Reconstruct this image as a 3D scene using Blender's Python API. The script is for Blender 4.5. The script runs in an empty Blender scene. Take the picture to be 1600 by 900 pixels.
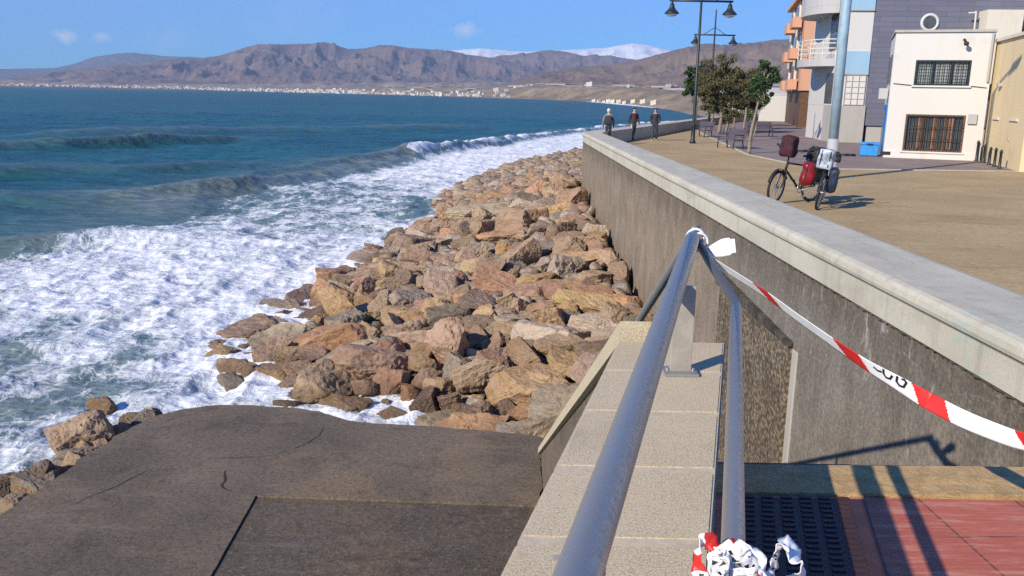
import bpy, bmesh, math, random
import numpy as np
from mathutils import Vector, Matrix, noise as mnoise
random.seed(7); rng = np.random.default_rng(7)
R = math.radians
SC = bpy.context.scene
COL = SC.collection

# ------------------------------------------------------------------ camera, sky, sun, exposure
F_PX = 1350.0; PITCH = math.atan(301/1350); ROLL = R(1.1); CAM_Z = 2.3      # F_PX for a 1600 px wide picture
cam = bpy.data.objects.new('camera', bpy.data.cameras.new('camera')); COL.objects.link(cam)
cam.data.sensor_width = 36; cam.data.lens = 36*F_PX/1600
cam.data.clip_start = .05; cam.data.clip_end = 90000
cam.matrix_world = Matrix.Translation((0, 0, CAM_Z)) @ Matrix.Rotation(math.pi/2-PITCH, 4, 'X') @ Matrix.Rotation(ROLL, 4, 'Z')
SC.camera = cam
SUN_EL = R(29.8); SUN_HEAD = R(46)            # light travels towards +y turned 44 degrees to +x
w = bpy.data.worlds.new('World'); SC.world = w; w.use_nodes = True
nt = w.node_tree; bg = nt.nodes['Background']
sky = nt.nodes.new('ShaderNodeTexSky'); sky.sky_type = 'NISHITA'; sky.sun_disc = False
sky.sun_elevation = SUN_EL; sky.sun_rotation = SUN_HEAD + math.pi
sky.air_density = 1.0; sky.dust_density = 0.0; sky.ozone_density = 4.0
bg.inputs['Strength'].default_value = .060
# a few small fair-weather clouds low in the sky
tc = nt.nodes.new('ShaderNodeTexCoord')
def _n(t, **k):
    n = nt.nodes.new(t)
    for a, b in k.items(): setattr(n, a, b)
    return n
def cloud_dir(az, el): return (math.sin(az)*math.cos(el), math.cos(az)*math.cos(el), math.sin(el))
tint = _n('ShaderNodeMix', data_type='RGBA', blend_type='MULTIPLY'); tint.inputs['Factor'].default_value = 1; tint.inputs['B'].default_value = (.25, 1.08, 2.2, 1)
nt.links.new(sky.outputs[0], tint.inputs['A']); last = tint.outputs['Result']
cn = _n('ShaderNodeTexNoise'); cn.inputs['Scale'].default_value = 55; cn.inputs['Detail'].default_value = 7; cn.inputs['Roughness'].default_value = .62
nt.links.new(tc.outputs['Generated'], cn.inputs['Vector'])
for az, el, rad, st in ((-.0545, .069, .017, .85), (-.4665, .0487, .013, .8), (-.4346, .0505, .010, .6), (-.37, .05, .03, .12), (-.25, .075, .06, .10)):
    dv = _n('ShaderNodeVectorMath', operation='SUBTRACT'); dv.inputs[1].default_value = cloud_dir(az, el); nt.links.new(tc.outputs['Generated'], dv.inputs[0])
    sv = _n('ShaderNodeVectorMath', operation='MULTIPLY'); sv.inputs[1].default_value = (1/rad, 1/rad, 1.7/rad); nt.links.new(dv.outputs[0], sv.inputs[0])
    ln = _n('ShaderNodeVectorMath', operation='LENGTH'); nt.links.new(sv.outputs[0], ln.inputs[0])
    a = _n('ShaderNodeMath', operation='SUBTRACT'); nt.links.new(cn.outputs['Fac'], a.inputs[0]); 
    m2 = _n('ShaderNodeMath', operation='MULTIPLY'); m2.inputs[1].default_value = .42; nt.links.new(ln.outputs['Value'], m2.inputs[0]); nt.links.new(m2.outputs[0], a.inputs[1])
    mr = _n('ShaderNodeMapRange'); mr.inputs['From Min'].default_value = .04; mr.inputs['From Max'].default_value = .5; mr.inputs['To Max'].default_value = st
    nt.links.new(a.outputs[0], mr.inputs['Value'])
    mx = _n('ShaderNodeMix', data_type='RGBA'); mx.inputs['B'].default_value = (12, 12.2, 12.6, 1)
    nt.links.new(mr.outputs['Result'], mx.inputs['Factor']); nt.links.new(last, mx.inputs['A']); last = mx.outputs['Result']
nt.links.new(last, bg.inputs['Color'])
sl = bpy.data.lights.new('sun', 'SUN'); sl.energy = 5.0; sl.angle = R(.5); sl.color = (1, .90, .74)
sun = bpy.data.objects.new('sun', sl); COL.objects.link(sun)
Lv = Vector((math.sin(SUN_HEAD)*math.cos(SUN_EL), math.cos(SUN_HEAD)*math.cos(SUN_EL), -math.sin(SUN_EL)))
sun.rotation_euler = Lv.to_track_quat('-Z', 'Y').to_euler(); sun.location = (-40, -40, 60)
SC.view_settings.view_transform = 'Standard'; SC.view_settings.look = 'None'; SC.view_settings.exposure = 0.53; SC.view_settings.gamma = 1
SC.render.engine = 'CYCLES'; SC.cycles.use_denoising = False
SC.cycles.max_bounces = 6; SC.cycles.volume_bounces = 0; SC.cycles.sample_clamp_indirect = 6
SC.cycles.caustics_reflective = False; SC.cycles.caustics_refractive = False

# ------------------------------------------------------------------ pixel -> world (pixels of the 1600 x 900 photograph)
def ray(x, y):
    u, v = x-800, y-450; c, s = math.cos(ROLL), math.sin(ROLL)
    u, v = u*c+v*s, -u*s+v*c
    return Vector((u, F_PX*math.cos(PITCH)-v*math.sin(PITCH), -(F_PX*math.sin(PITCH)+v*math.cos(PITCH))))
def onz(x, y, z): r = ray(x, y); t = (z-CAM_Z)/r.z; return Vector((r.x*t, r.y*t, z))
def onY(x, y, Y): r = ray(x, y); t = Y/r.y; return Vector((r.x*t, Y, CAM_Z+r.z*t))

# ------------------------------------------------------------------ numpy noise
def _h(ix, iy, seed):
    n = (ix.astype(np.int64)*374761393 + iy.astype(np.int64)*668265263 + seed*1442695041) & 0x7fffffff
    n = ((n ^ (n >> 13))*1274126177) & 0x7fffffff
    n = n ^ (n >> 16)
    return (n & 0xffff)/65535.0
def vnoise(x, y, seed=0):
    ix, iy = np.floor(x), np.floor(y); fx, fy = x-ix, y-iy
    fx = fx*fx*fx*(fx*(fx*6-15)+10); fy = fy*fy*fy*(fy*(fy*6-15)+10)
    a, b, c, d = _h(ix, iy, seed), _h(ix+1, iy, seed), _h(ix, iy+1, seed), _h(ix+1, iy+1, seed)
    return (a*(1-fx)+b*fx)*(1-fy)+(c*(1-fx)+d*fx)*fy
def fbm(x, y, oct=5, seed=0, gain=.5, ridged=False):
    s = np.zeros_like(x); a = 1.0; t = 0.0
    for i in range(oct):
        n = vnoise(x*2**i+i*17.3, y*2**i-i*9.1, seed+i)
        if ridged: n = 1-np.abs(2*n-1)
        s += a*n; t += a; a *= gain
    return s/t
def sstep(a, b, x): t = np.clip((x-a)/(b-a), 0, 1); return t*t*(3-2*t)

# ------------------------------------------------------------------ materials
class NB:
    def __init__(s, name):
        s.m = bpy.data.materials.new(name); s.m.use_nodes = True; s.t = s.m.node_tree; s.b = s.t.nodes['Principled BSDF']
    def n(s, t, **k):
        n = s.t.nodes.new(t)
        for a, b in k.items(): setattr(n, a, b)
        return n
    def l(s, a, b): s.t.links.new(a, b)
    def coord(s, kind='Object'):
        if kind == 'World': return s.n('ShaderNodeNewGeometry').outputs['Position']
        return s.n('ShaderNodeTexCoord').outputs[kind]
    def scaled(s, vec, sc):
        m = s.n('ShaderNodeMapping'); m.inputs['Scale'].default_value = sc; s.l(vec, m.inputs['Vector']); return m.outputs[0]
    def noise(s, vec, scale, detail=6, rough=.6, dist=0):
        n = s.n('ShaderNodeTexNoise'); n.inputs['Scale'].default_value = scale; n.inputs['Detail'].default_value = detail
        n.inputs['Roughness'].default_value = rough; n.inputs['Distortion'].default_value = dist; s.l(vec, n.inputs['Vector']); return n.outputs['Fac']
    def rng(s, v, a, b, c=0, d=1, smooth=True):
        m = s.n('ShaderNodeMapRange', interpolation_type='SMOOTHSTEP' if smooth else 'LINEAR')
        for k, x in zip(('From Min', 'From Max', 'To Min', 'To Max'), (a, b, c, d)): m.inputs[k].default_value = x
        s.l(v, m.inputs['Value']); return m.outputs[0]
    def math(s, op, a, b=None):
        m = s.n('ShaderNodeMath', operation=op)
        for i, x in enumerate((a, b)):
            if x is None: continue
            if isinstance(x, (int, float)): m.inputs[i].default_value = x
            else: s.l(x, m.inputs[i])
        return m.outputs[0]
    def mix(s, f, a, b, mode='MIX'):
        m = s.n('ShaderNodeMix', data_type='RGBA', blend_type=mode)
        for k, x in (('Factor', f), ('A', a), ('B', b)):
            i = m.inputs[k]
            if isinstance(x, (int, float)): i.default_value = x
            elif isinstance(x, tuple): i.default_value = (*x, 1)
            else: s.l(x, i)
        return m.outputs['Result']
    def bump(s, h, strength=.5, dist=.02, prev=None):
        b = s.n('ShaderNodeBump'); b.inputs['Strength'].default_value = strength; b.inputs['Distance'].default_value = dist
        s.l(h, b.inputs['Height'])
        if prev is not None: s.l(prev, b.inputs['Normal'])
        return b.outputs[0]
    def done(s, col=None, rough=None, normal=None, metal=None, spec=None):
        for k, x in (('Base Color', col), ('Roughness', rough), ('Normal', normal), ('Metallic', metal), ('Specular IOR Level', spec)):
            if x is None: continue
            i = s.b.inputs[k]
            if isinstance(x, (int, float)): i.default_value = x
            elif isinstance(x, tuple): i.default_value = (*x, 1)
            else: s.l(x, i)
        return s.m
def simple(name, c1, c2=None, scale=6, rough=.8, metal=0, bump=.2, bscale=40, bdist=.01, spec=.4, coord='Object', lo=.35, hi=.65):
    b = NB(name); v = b.coord(coord)
    if c2 is None: c2 = tuple(x*.8 for x in c1)
    col = b.mix(b.rng(b.noise(v, scale), lo, hi), c1, c2)
    nrm = b.bump(b.noise(v, bscale, 5), bump, bdist) if bump else None
    return b.done(col, rough, nrm, metal, spec)

MAT = {}
def stone_mat():
    b = NB('cream_cast_stone'); v = b.coord('World')
    g = b.noise(v, 160, 3, .7); p = b.noise(v, 3.5, 5)
    c = b.mix(b.rng(p, .3, .7), (.50, .405, .255), (.42, .335, .205))
    c = b.mix(b.rng(g, .40, .62), c, (.64, .54, .37)); c = b.mix(b.rng(b.noise(v, 230, 2), .57, .68), c, (.26, .20, .13))
    c = b.mix(b.rng(b.noise(v, 1.7, 6, .7), .56, .75, 0, .45), c, (.27, .23, .17))
    return b.done(c, .85, b.bump(g, .35, .004))
MAT['stone'] = stone_mat()
MAT['mortar'] = simple('pale_mortar', (.56, .48, .34), (.48, .40, .28), 30, bscale=120)
def wall_mat():
    b = NB('weathered_sea_wall_plaster'); v = b.coord('World')
    sx = b.n('ShaderNodeSeparateXYZ'); b.l(v, sx.inputs[0])
    st = b.noise(b.scaled(v, (1, 1, .34)), 3.0, 9, .72)
    big = b.noise(v, .9, 7, .65); fine = b.noise(v, 24, 5, .7)
    brown = b.mix(b.rng(st, .32, .68), (.325, .26, .188), (.215, .168, .122))
    brown = b.mix(b.rng(big, .48, .72, 0, .7), brown, (.37, .31, .235))
    grey = b.mix(b.rng(st, .34, .66), (.25, .222, .185), (.165, .145, .12))
    grey = b.mix(b.rng(big, .42, .72, 0, .75), grey, (.28, .25, .21))
    edge = b.math('ADD', sx.outputs['Y'], b.math('MULTIPLY', b.noise(v, .7, 5), 9.0))
    c = b.mix(b.rng(edge, 16.5, 22), grey, brown)
    # darker band and speckle under the coping, white salt runs below
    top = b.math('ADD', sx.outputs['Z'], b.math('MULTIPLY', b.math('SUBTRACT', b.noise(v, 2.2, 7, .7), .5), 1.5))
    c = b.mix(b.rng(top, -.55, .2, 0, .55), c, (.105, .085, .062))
    salt = b.noise(b.scaled(v, (1, 1, .32)), 3.2, 9, .72, .6)
    near = b.rng(sx.outputs['Y'], 12.5, 9.5)
    c = b.mix(b.math('MULTIPLY', b.rng(salt, .585, .66, 0, .75), near), c, (.48, .45, .40))
    cr = b.n('ShaderNodeTexVoronoi', feature='DISTANCE_TO_EDGE'); cr.inputs['Scale'].default_value = 1.3
    wv = b.n('ShaderNodeMix', data_type='VECTOR'); wv.inputs['Factor'].default_value = .25; b.l(v, wv.inputs['A'])
    nz = b.n('ShaderNodeTexNoise'); nz.inputs['Scale'].default_value = 3; b.l(v, nz.inputs['Vector']); b.l(nz.outputs['Color'], wv.inputs['B']); b.l(wv.outputs['Result'], cr.inputs['Vector'])
    crk = b.math('MULTIPLY', b.rng(cr.outputs['Distance'], .012, .004), b.rng(sx.outputs['Y'], 9.5, 7.5))
    c = b.mix(b.math('MULTIPLY', crk, .22), c, (.34, .31, .27))
    c = b.mix(b.rng(fine, .40, .62, .0, .7), c, b.mix(1.0, c, (.55, .53, .5), 'MULTIPLY')); c = b.mix(b.rng(b.noise(v, 11, 5, .75), .55, .7, 0, .55), c, (.36, .31, .245))
    n1 = b.bump(fine, .6, .02); n2 = b.bump(st, .4, .05, n1)
    return b.done(c, .92, n2, spec=.2)
MAT['wall'] = wall_mat()
def pebble_mat():
    b = NB('rough_pebble_concrete'); v = b.coord('World')
    vo = b.n('ShaderNodeTexVoronoi'); vo.inputs['Scale'].default_value = 16; b.l(v, vo.inputs['Vector'])
    c = b.mix(b.rng(b.noise(v, 1.6, 7, .7), .35, .65), (.27, .21, .14), (.13, .10, .07))
    c = b.mix(b.rng(vo.outputs['Distance'], .2, .75, 0, .8), b.mix(b.rng(b.noise(v, 9, 4), .45, .7), c, (.30, .25, .18)), (.06, .048, .034))
    return b.done(c, .95, b.bump(b.math('SUBTRACT', 1.0, vo.outputs['Distance']), .7, .03), spec=.15)
MAT['pebble'] = pebble_mat()
def coping_mat():
    b = NB('pale_cast_coping'); v = b.coord('World')
    st = b.noise(b.scaled(v, (1, 1.6, .12)), 3.5, 7, .68); g = b.noise(v, 60, 4, .7); p = b.noise(v, 1.1, 6)
    c = b.mix(b.rng(p, .3, .7), (.53, .50, .40), (.45, .42, .33))
    c = b.mix(b.rng(b.noise(b.scaled(v, (3, .35, 1)), 2.2, 7, .72), .50, .66, 0, .5), c, (.36, .325, .25)); c = b.mix(b.rng(st, .5, .72, 0, .55), c, (.30, .28, .225)); c = b.mix(b.rng(g, .52, .68, 0, .6), c, (.30, .285, .235))
    dr = b.noise(b.scaled(v, (1, 5, .05)), 4, 3); c = b.mix(b.rng(dr, .66, .72, 0, .5), c, (.66, .64, .57))
    sx = b.n('ShaderNodeSeparateXYZ'); b.l(v, sx.inputs[0])
    gr = b.math('MULTIPLY', b.rng(b.noise(v, 5, 4, .7, 1.2), .53, .6), b.math('MULTIPLY', b.rng(sx.outputs['Y'], 7.3, 6.9), b.rng(sx.outputs['Y'], 5.9, 6.4)))
    c = b.mix(b.math('MULTIPLY', gr, .35), c, (.25, .45, .40))
    return b.done(c, .85, b.bump(g, .3, .008), spec=.3)
MAT['coping'] = coping_mat()
def sand_mat():
    b = NB('compacted_sand'); v = b.coord('World')
    big = b.noise(v, .35, 7, .65); f = b.noise(v, 9, 6, .7); sp = b.noise(v, 45, 3, .7)
    c = b.mix(b.rng(big, .35, .65), (.47, .35, .18), (.375, .275, .14))
    c = b.mix(b.rng(f, .42, .68, 0, .6), c, (.25, .185, .115)); c = b.mix(b.rng(sp, .55, .72, 0, .7), c, (.45, .36, .24))
    st = b.noise(b.scaled(v, (.25, 1.8, 1)), .8, 6, .7); c = b.mix(b.rng(b.noise(b.scaled(v, (.6, 1.3, 1)), .55, 8, .72, .6), .50, .66, 0, .5), c, (.26, .185, .105)); c = b.mix(b.rng(b.noise(b.scaled(v, (.5, 1, 1)), .9, 8, .72, .5), .54, .7, 0, .5), c, (.50, .39, .25)); c = b.mix(b.rng(b.noise(v, 3.1, 7, .78), .60, .70, 0, .5), c, (.20, .145, .085))
    return b.done(c, .95, b.bump(f, .5, .03), spec=.15)
MAT['sand'] = sand_mat()
def paving_mat():
    b = NB('mauve_paving_bricks'); v = b.coord('World')
    br = b.n('ShaderNodeTexBrick'); br.inputs['Scale'].default_value = 1; br.inputs['Brick Width'].default_value = .4; br.inputs['Row Height'].default_value = .2; br.inputs['Mortar Size'].default_value = .012
    br.inputs['Color1'].default_value = (.25, .185, .165, 1); br.inputs['Color2'].default_value = (.20, .15, .14, 1); br.inputs['Mortar'].default_value = (.14, .11, .10, 1); b.l(v, br.inputs['Vector'])
    c = b.mix(b.rng(b.noise(v, .5, 6), .4, .7, 0, .5), br.outputs['Color'], (.30, .235, .19))
    return b.done(c, .85)
MAT['paving'] = paving_mat()
def slab_mat(name, a, d, wet):
    b = NB(name); v = b.coord('World')
    big = b.noise(v, .45, 7, .65); f = b.noise(v, 14, 6, .75); sp = b.noise(v, 70, 3, .8)
    c = b.mix(b.rng(big, .34, .66), a, d)
    c = b.mix(b.rng(b.noise(v, .3, 6, .7, .5), .5, .68, 0, .7), c, tuple(x*k for x, k in zip(a, (1.35, 1.2, 1.0))))
    c = b.mix(b.rng(f, .42, .64, 0, .8), c, b.mix(1.0, c, (.50, .48, .45), 'MULTIPLY'))
    c = b.mix(b.rng(b.noise(v, 24, 3, .8), .56, .68, 0, .7), c, (.25, .215, .175)); c = b.mix(b.rng(sp, .56, .68, 0, .8), c, (.33, .29, .24)); c = b.mix(b.rng(b.noise(v, 21, 2, .8), .64, .72, 0, .85), c, (.035, .03, .026))
    c = b.mix(b.rng(b.noise(v, 1.5, 8, .72, .8), .52, .66, 0, .6), c, b.mix(1.0, c, (.55, .54, .55), 'MULTIPLY')); c = b.mix(b.rng(b.noise(b.scaled(v, (.5, 2, 1)), 1.1, 8, .7), .53, .7, 0, .5), c, (.25, .185, .12))
    n1 = b.bump(f, .7, .015); n2 = b.bump(sp, .5, .012, n1)
    return b.done(c, b.rng(big, .3, .7, wet, .85), n2, spec=.35)
MAT['slab'] = slab_mat('weathered_slab_concrete', (.19, .145, .095), (.12, .093, .063), .7)
MAT['slab2'] = slab_mat('darker_slab_concrete', (.12, .092, .060), (.076, .060, .042), .65)
def tile_mat():
    b = NB('red_paving_tile'); v = b.coord('World')
    br = b.n('ShaderNodeTexBrick'); br.offset = 0; br.inputs['Scale'].default_value = 1; br.inputs['Brick Width'].default_value = .40; br.inputs['Row Height'].default_value = .40; br.inputs['Mortar Size'].default_value = .004
    br.inputs['Color1'].default_value = (.47, .125, .07, 1); br.inputs['Color2'].default_value = (.42, .108, .062, 1); br.inputs['Mortar'].default_value = (.11, .045, .035, 1)
    mp = b.n('ShaderNodeMapping'); mp.inputs['Rotation'].default_value = (0, 0, R(-3)); mp.inputs['Location'].default_value = (.13, -.1, 0); b.l(v, mp.inputs['Vector']); b.l(mp.outputs[0], br.inputs['Vector'])
    c = b.mix(b.rng(b.noise(b.scaled(v, (.5, 3, 1)), 7, 7, .75), .46, .68, 0, .75), br.outputs['Color'], (.58, .30, .21))
    c = b.mix(b.rng(b.noise(v, 2.3, 6, .7), .52, .75, 0, .6), c, (.20, .07, .05)); c = b.mix(b.rng(b.noise(v, 60, 4, .8), .6, .72, 0, .6), c, (.48, .32, .25))
    wv = b.n('ShaderNodeTexWave', wave_type='BANDS', bands_direction='Y'); wv.inputs['Scale'].default_value = 12; wv.inputs['Distortion'].default_value = .3; b.l(v, wv.inputs['Vector'])
    n1 = b.bump(wv.outputs['Fac'], .10, .004); n2 = b.bump(b.noise(v, 50, 5), .3, .006, n1)
    return b.done(c, .6, n2, spec=.4)
MAT['tile'] = tile_mat()
MAT['tactile'] = simple('tactile_paver', (.06, .03, .03), (.04, .024, .026), 9, .6, bscale=80, coord='World')  # red-grey paver with the landing's deep shade darkened into its colour
def kerb_mat():
    b = NB('ochre_kerb_stone'); v = b.coord('World')
    f = b.noise(v, 12, 8, .75, .8); c = b.mix(b.rng(f, .35, .65), (.58, .39, .17), (.42, .27, .11)); c = b.mix(b.rng(b.noise(v, 30, 4, .7), .58, .7, 0, .7), c, (.50, .40, .25))
    return b.done(c, .85, b.bump(f, .9, .02))
MAT['kerb'] = kerb_mat()
def steel_mat(name, c, rough):
    b = NB(name); v = b.coord('World'); f = b.noise(v, 75, 5, .75)
    c = b.mix(b.rng(f, .42, .68), c, tuple(x*.86 for x in c)); c = b.mix(b.rng(b.noise(v, 8, 7, .75), .58, .75, 0, .4), c, (.42, .38, .33))
    return b.done(c, b.rng(f, .3, .7, rough, rough+.15), b.bump(b.noise(v, 90, 3), .05, .002), .8)
MAT['steel'] = steel_mat('galvanised_steel', (.52, .46, .38), .40)
MAT['steel_dark'] = steel_mat('shaded_steel', (.22, .21, .20), .5)  # darker copy of the rail steel, shade on the bend put into its colour
MAT['steel_dull'] = steel_mat('dull_galvanised_steel', (.42, .41, .38), .5)
MAT['plate'] = simple('painted_steel_plate', (.46, .42, .34), (.38, .34, .27), 12, .5, .25)
MAT['dark_metal'] = simple('dark_green_iron', (.018, .028, .032), (.03, .04, .042), 12, .45, .3, bump=.1)
MAT['black'] = simple('black_rubber', (.015, .015, .016), (.025, .025, .026), 30, .6, bump=.1)
MAT['chrome'] = simple('bike_alloy', (.5, .5, .52), (.4, .4, .42), 30, .3, .9, bump=0)
MAT['pole'] = simple('blue_grey_painted_pole', (.34, .47, .56), (.27, .38, .46), 3, .5, .1)
MAT['glass_lamp'] = simple('frosted_lamp_glass', (.7, .72, .72), None, 10, .25, bump=0)
def white_mat(name, c, d):
    b = NB(name); v = b.coord('World')
    c = b.mix(b.rng(b.noise(b.scaled(v, (1, 1, .2)), 1.3, 8, .7), .46, .72, 0, .7), c, d); c = b.mix(b.rng(b.noise(v, .9, 7, .7), .56, .72, 0, .35), c, tuple(x*.72 for x in d))
    return b.done(c, .85, b.bump(b.noise(v, 20, 5), .15, .01), spec=.25)
MAT['white'] = white_mat('white_render', (.58, .56, .52), (.58, .54, .47))
MAT['offwhite'] = white_mat('off_white_render', (.62, .60, .55), (.48, .46, .42))
MAT['greyrender'] = white_mat('light_grey_render', (.42, .41, .40), (.33, .32, .31))
MAT['beigewall'] = white_mat('beige_grey_render', (.40, .375, .33), (.31, .29, .26))
MAT['yellow'] = white_mat('pale_yellow_render', (.70, .56, .33), (.60, .47, .28))
MAT['bluepanel'] = white_mat('pale_blue_panel', (.30, .46, .58), (.26, .40, .51))
MAT['orange'] = white_mat('orange_render', (.56, .31, .20), (.47, .26, .17))
MAT['cream'] = white_mat('cream_render', (.66, .60, .48), (.54, .48, .38))
MAT['bluepaint'] = simple('bright_blue_paint', (.02, .22, .55), (.03, .26, .6), 6, .5)
def purple_mat():
    b = NB('slate_purple_cladding'); v = b.coord('Object')
    br = b.n('ShaderNodeTexBrick'); br.inputs['Scale'].default_value = 1; br.inputs['Brick Width'].default_value = 1.4; br.inputs['Row Height'].default_value = .28; br.inputs['Mortar Size'].default_value = .012
    br.inputs['Color1'].default_value = (.15, .15, .19, 1); br.inputs['Color2'].default_value = (.125, .125, .162, 1); br.inputs['Mortar'].default_value = (.09, .085, .125, 1)
    sx = b.n('ShaderNodeSeparateXYZ'); b.l(v, sx.inputs[0]); cb = b.n('ShaderNodeCombineXYZ'); b.l(sx.outputs['X'], cb.inputs[0]); b.l(sx.outputs['Z'], cb.inputs[1]); b.l(cb.outputs[0], br.inputs['Vector'])
    return b.done(br.outputs['Color'], .7)
MAT['purple'] = purple_mat()
MAT['glass'] = simple('window_glass', (.05, .055, .06), (.09, .09, .09), 2, .12, bump=0)
MAT['glass_pale'] = simple('pale_curtained_glass', (.32, .32, .28), (.20, .21, .19), 2.2, .25, bump=0)
MAT['wood'] = simple('dark_brown_wood', (.09, .045, .025), (.14, .07, .035), 5, .6)
MAT['curtain'] = simple('brown_orange_curtain', (.30, .15, .08), (.16, .09, .06), 3, .7)
MAT['void'] = simple('dark_room_interior', (.03, .028, .026), None, 5, .9, bump=0)
def rock_mat():
    b = NB('quarried_boulder'); oi = b.n('ShaderNodeObjectInfo'); v = b.coord('Object')
    off = b.n('ShaderNodeVectorMath', operation='ADD'); b.l(v, off.inputs[0]); sc = b.n('ShaderNodeVectorMath', operation='SCALE'); b.l(oi.outputs['Location'], sc.inputs[0]); sc.inputs['Scale'].default_value = 3.1; b.l(sc.outputs[0], off.inputs[1])
    v = off.outputs[0]
    base = oi.outputs['Color']
    big = b.noise(v, 1.3, 7, .7, .6); f = b.noise(v, 9, 7, .75); vein = b.noise(b.scaled(v, (1, 1, 5)), 1.4, 6, .7, 1.0)
    base = b.mix(1.0, base, (1.22, 1.14, 1.06), 'MULTIPLY')
    c = b.mix(b.rng(big, .40, .64, 0, .7), base, b.mix(1.0, base, (.66, .58, .52), 'MULTIPLY'))
    c = b.mix(b.rng(vein, .50, .66, 0, .55), c, b.mix(.65, (.38, .24, .13), base))
    c = b.mix(b.rng(b.noise(v, 2.6, 6, .7), .56, .7, 0, .55), c, (.30, .265, .22))
    c = b.mix(b.rng(f, .34, .48, .6, 0), c, b.mix(1.0, base, (.30, .27, .25), 'MULTIPLY'))
    c = b.mix(b.rng(b.noise(v, 28, 4, .8), .6, .72, 0, .5), c, (.40, .34, .26))
    gp = b.n('ShaderNodeNewGeometry'); sz = b.n('ShaderNodeSeparateXYZ'); b.l(gp.outputs['Position'], sz.inputs[0])   # wet, weedy band where the surf reaches
    wet = b.rng(b.math('ADD', sz.outputs['Z'], b.math('MULTIPLY', b.noise(gp.outputs['Position'], .9, 5, .7), .9)), -3.25, -3.6)
    c = b.mix(b.math('MULTIPLY', wet, .62), c, b.mix(1.0, c, (.42, .40, .36), 'MULTIPLY')); rgh = b.rng(wet, 0, 1, .88, .38)
    n1 = b.bump(f, .8, .09); n2 = b.bump(vein, .25, .06, n1); n3 = b.bump(b.noise(v, 34, 5, .75), .6, .03, n2)
    return b.done(c, rgh, n3, spec=.3)
MAT['rock'] = rock_mat()
MAT['rubble'] = simple('dark_rubble_bed', (.10, .082, .062), (.045, .038, .03), 3, .95, bump=1.0, bscale=6, bdist=.15, coord='World')  # bed coloured very dark to paint deep shade into the gaps between boulders
def water_mat():
    b = NB('sea_water_with_foam'); v = b.coord('World')
    def attr(n): a = b.n('ShaderNodeAttribute'); a.attribute_name = n; return a.outputs['Fac']
    foam, turb = attr('foam'), attr('turbid')
    wv = b.n('ShaderNodeMix', data_type='VECTOR'); wv.inputs['Factor'].default_value = .16
    nz = b.n('ShaderNodeTexNoise'); nz.inputs['Scale'].default_value = .8; nz.inputs['Detail'].default_value = 5; b.l(v, nz.inputs['Vector'])
    sc = b.n('ShaderNodeVectorMath', operation='SCALE'); sc.inputs['Scale'].default_value = 6; b.l(nz.outputs['Color'], sc.inputs[0])
    b.l(v, wv.inputs['A']); b.l(sc.outputs[0], wv.inputs['B']); wp = wv.outputs['Result']
    ws = b.scaled(wp, (1, .62, 0))
    l1 = b.n('ShaderNodeTexVoronoi', feature='DISTANCE_TO_EDGE'); l1.inputs['Scale'].default_value = 1.5; b.l(ws, l1.inputs['Vector'])
    l2 = b.n('ShaderNodeTexVoronoi', feature='DISTANCE_TO_EDGE'); l2.inputs['Scale'].default_value = 4.2; b.l(ws, l2.inputs['Vector'])
    n1 = b.noise(ws, .75, 9, .64); n2 = b.noise(ws, 4.5, 6, .7)
    lace = b.math('ADD', b.rng(l1.outputs['Distance'], .16, .0, 0, .5), b.rng(l2.outputs['Distance'], .16, .0, 0, .4))
    pat = b.math('ADD', b.math('MULTIPLY', n1, 1.25), b.math('ADD', b.math('MULTIPLY', n2, .30), b.math('MULTIPLY', lace, .20)))   # about .5 .. 1.2
    x = b.math('ADD', pat, b.math('MULTIPLY', foam, 1.0))
    fac = b.math('MULTIPLY', b.math('ADD', b.rng(x, 1.26, 1.44, 0, .62), b.rng(x, 1.38, 1.70, 0, .36)), b.rng(foam, .03, .14))
    wc = b.mix(b.rng(b.noise(b.scaled(v, (.25, 1, 1)), .03, 5), .35, .65), (.018, .110, .112), (.018, .084, .092))
    chop = b.noise(b.scaled(v, (.22, 1.0, 1)), .55, 7, .68); chop2 = b.noise(b.scaled(v, (.35, 1.0, 1)), 2.2, 5, .65)
    wc = b.mix(b.rng(chop, .42, .66, 0, .75), wc, (.008, .045, .065)); wc = b.mix(b.rng(chop2, .54, .72, 0, .45), wc, (.06, .16, .19))  # stretched dark and pale streaks paint in the shading of small waves
    wc = b.mix(turb, wc, b.mix(b.rng(chop2, .4, .65), (.105, .14, .12), (.185, .225, .205)))
    wc = b.mix(b.math('MULTIPLY', b.rng(x, .9, 1.35), b.math('MULTIPLY', b.rng(foam, .15, .6), .55)), wc, (.22, .30, .30))
    col = b.mix(fac, wc, b.mix(b.rng(n2, .3, .6), (.60, .64, .67), (.84, .85, .86)))
    rp = b.noise(b.scaled(v, (.55, 1.0, 1)), 1.7, 6, .62); rp2 = b.noise(b.scaled(v, (.3, 1.0, 1)), .42, 5, .6)
    m1 = b.bump(rp2, .9, .55); m2 = b.bump(rp, .7, .16, m1); m3 = b.bump(b.math('MULTIPLY', b.math('ADD', n2, n1), fac), .45, .12, m2)
    b.done(col, .9, m3, spec=.0)
    gl = b.n('ShaderNodeBsdfGlossy'); gl.inputs['Roughness'].default_value = .14; b.l(m3, gl.inputs['Normal'])
    fr = b.n('ShaderNodeFresnel'); fr.inputs['IOR'].default_value = 1.33; b.l(m3, fr.inputs['Normal'])
    k = b.math('MULTIPLY', b.math('MINIMUM', fr.outputs[0], .30), b.math('SUBTRACT', 1.0, fac))
    ms = b.n('ShaderNodeMixShader'); b.l(k, ms.inputs[0]); b.l(b.b.outputs[0], ms.inputs[1]); b.l(gl.outputs[0], ms.inputs[2])
    b.l(ms.outputs[0], b.t.nodes['Material Output'].inputs['Surface']); return b.m
MAT['water'] = water_mat()
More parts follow.
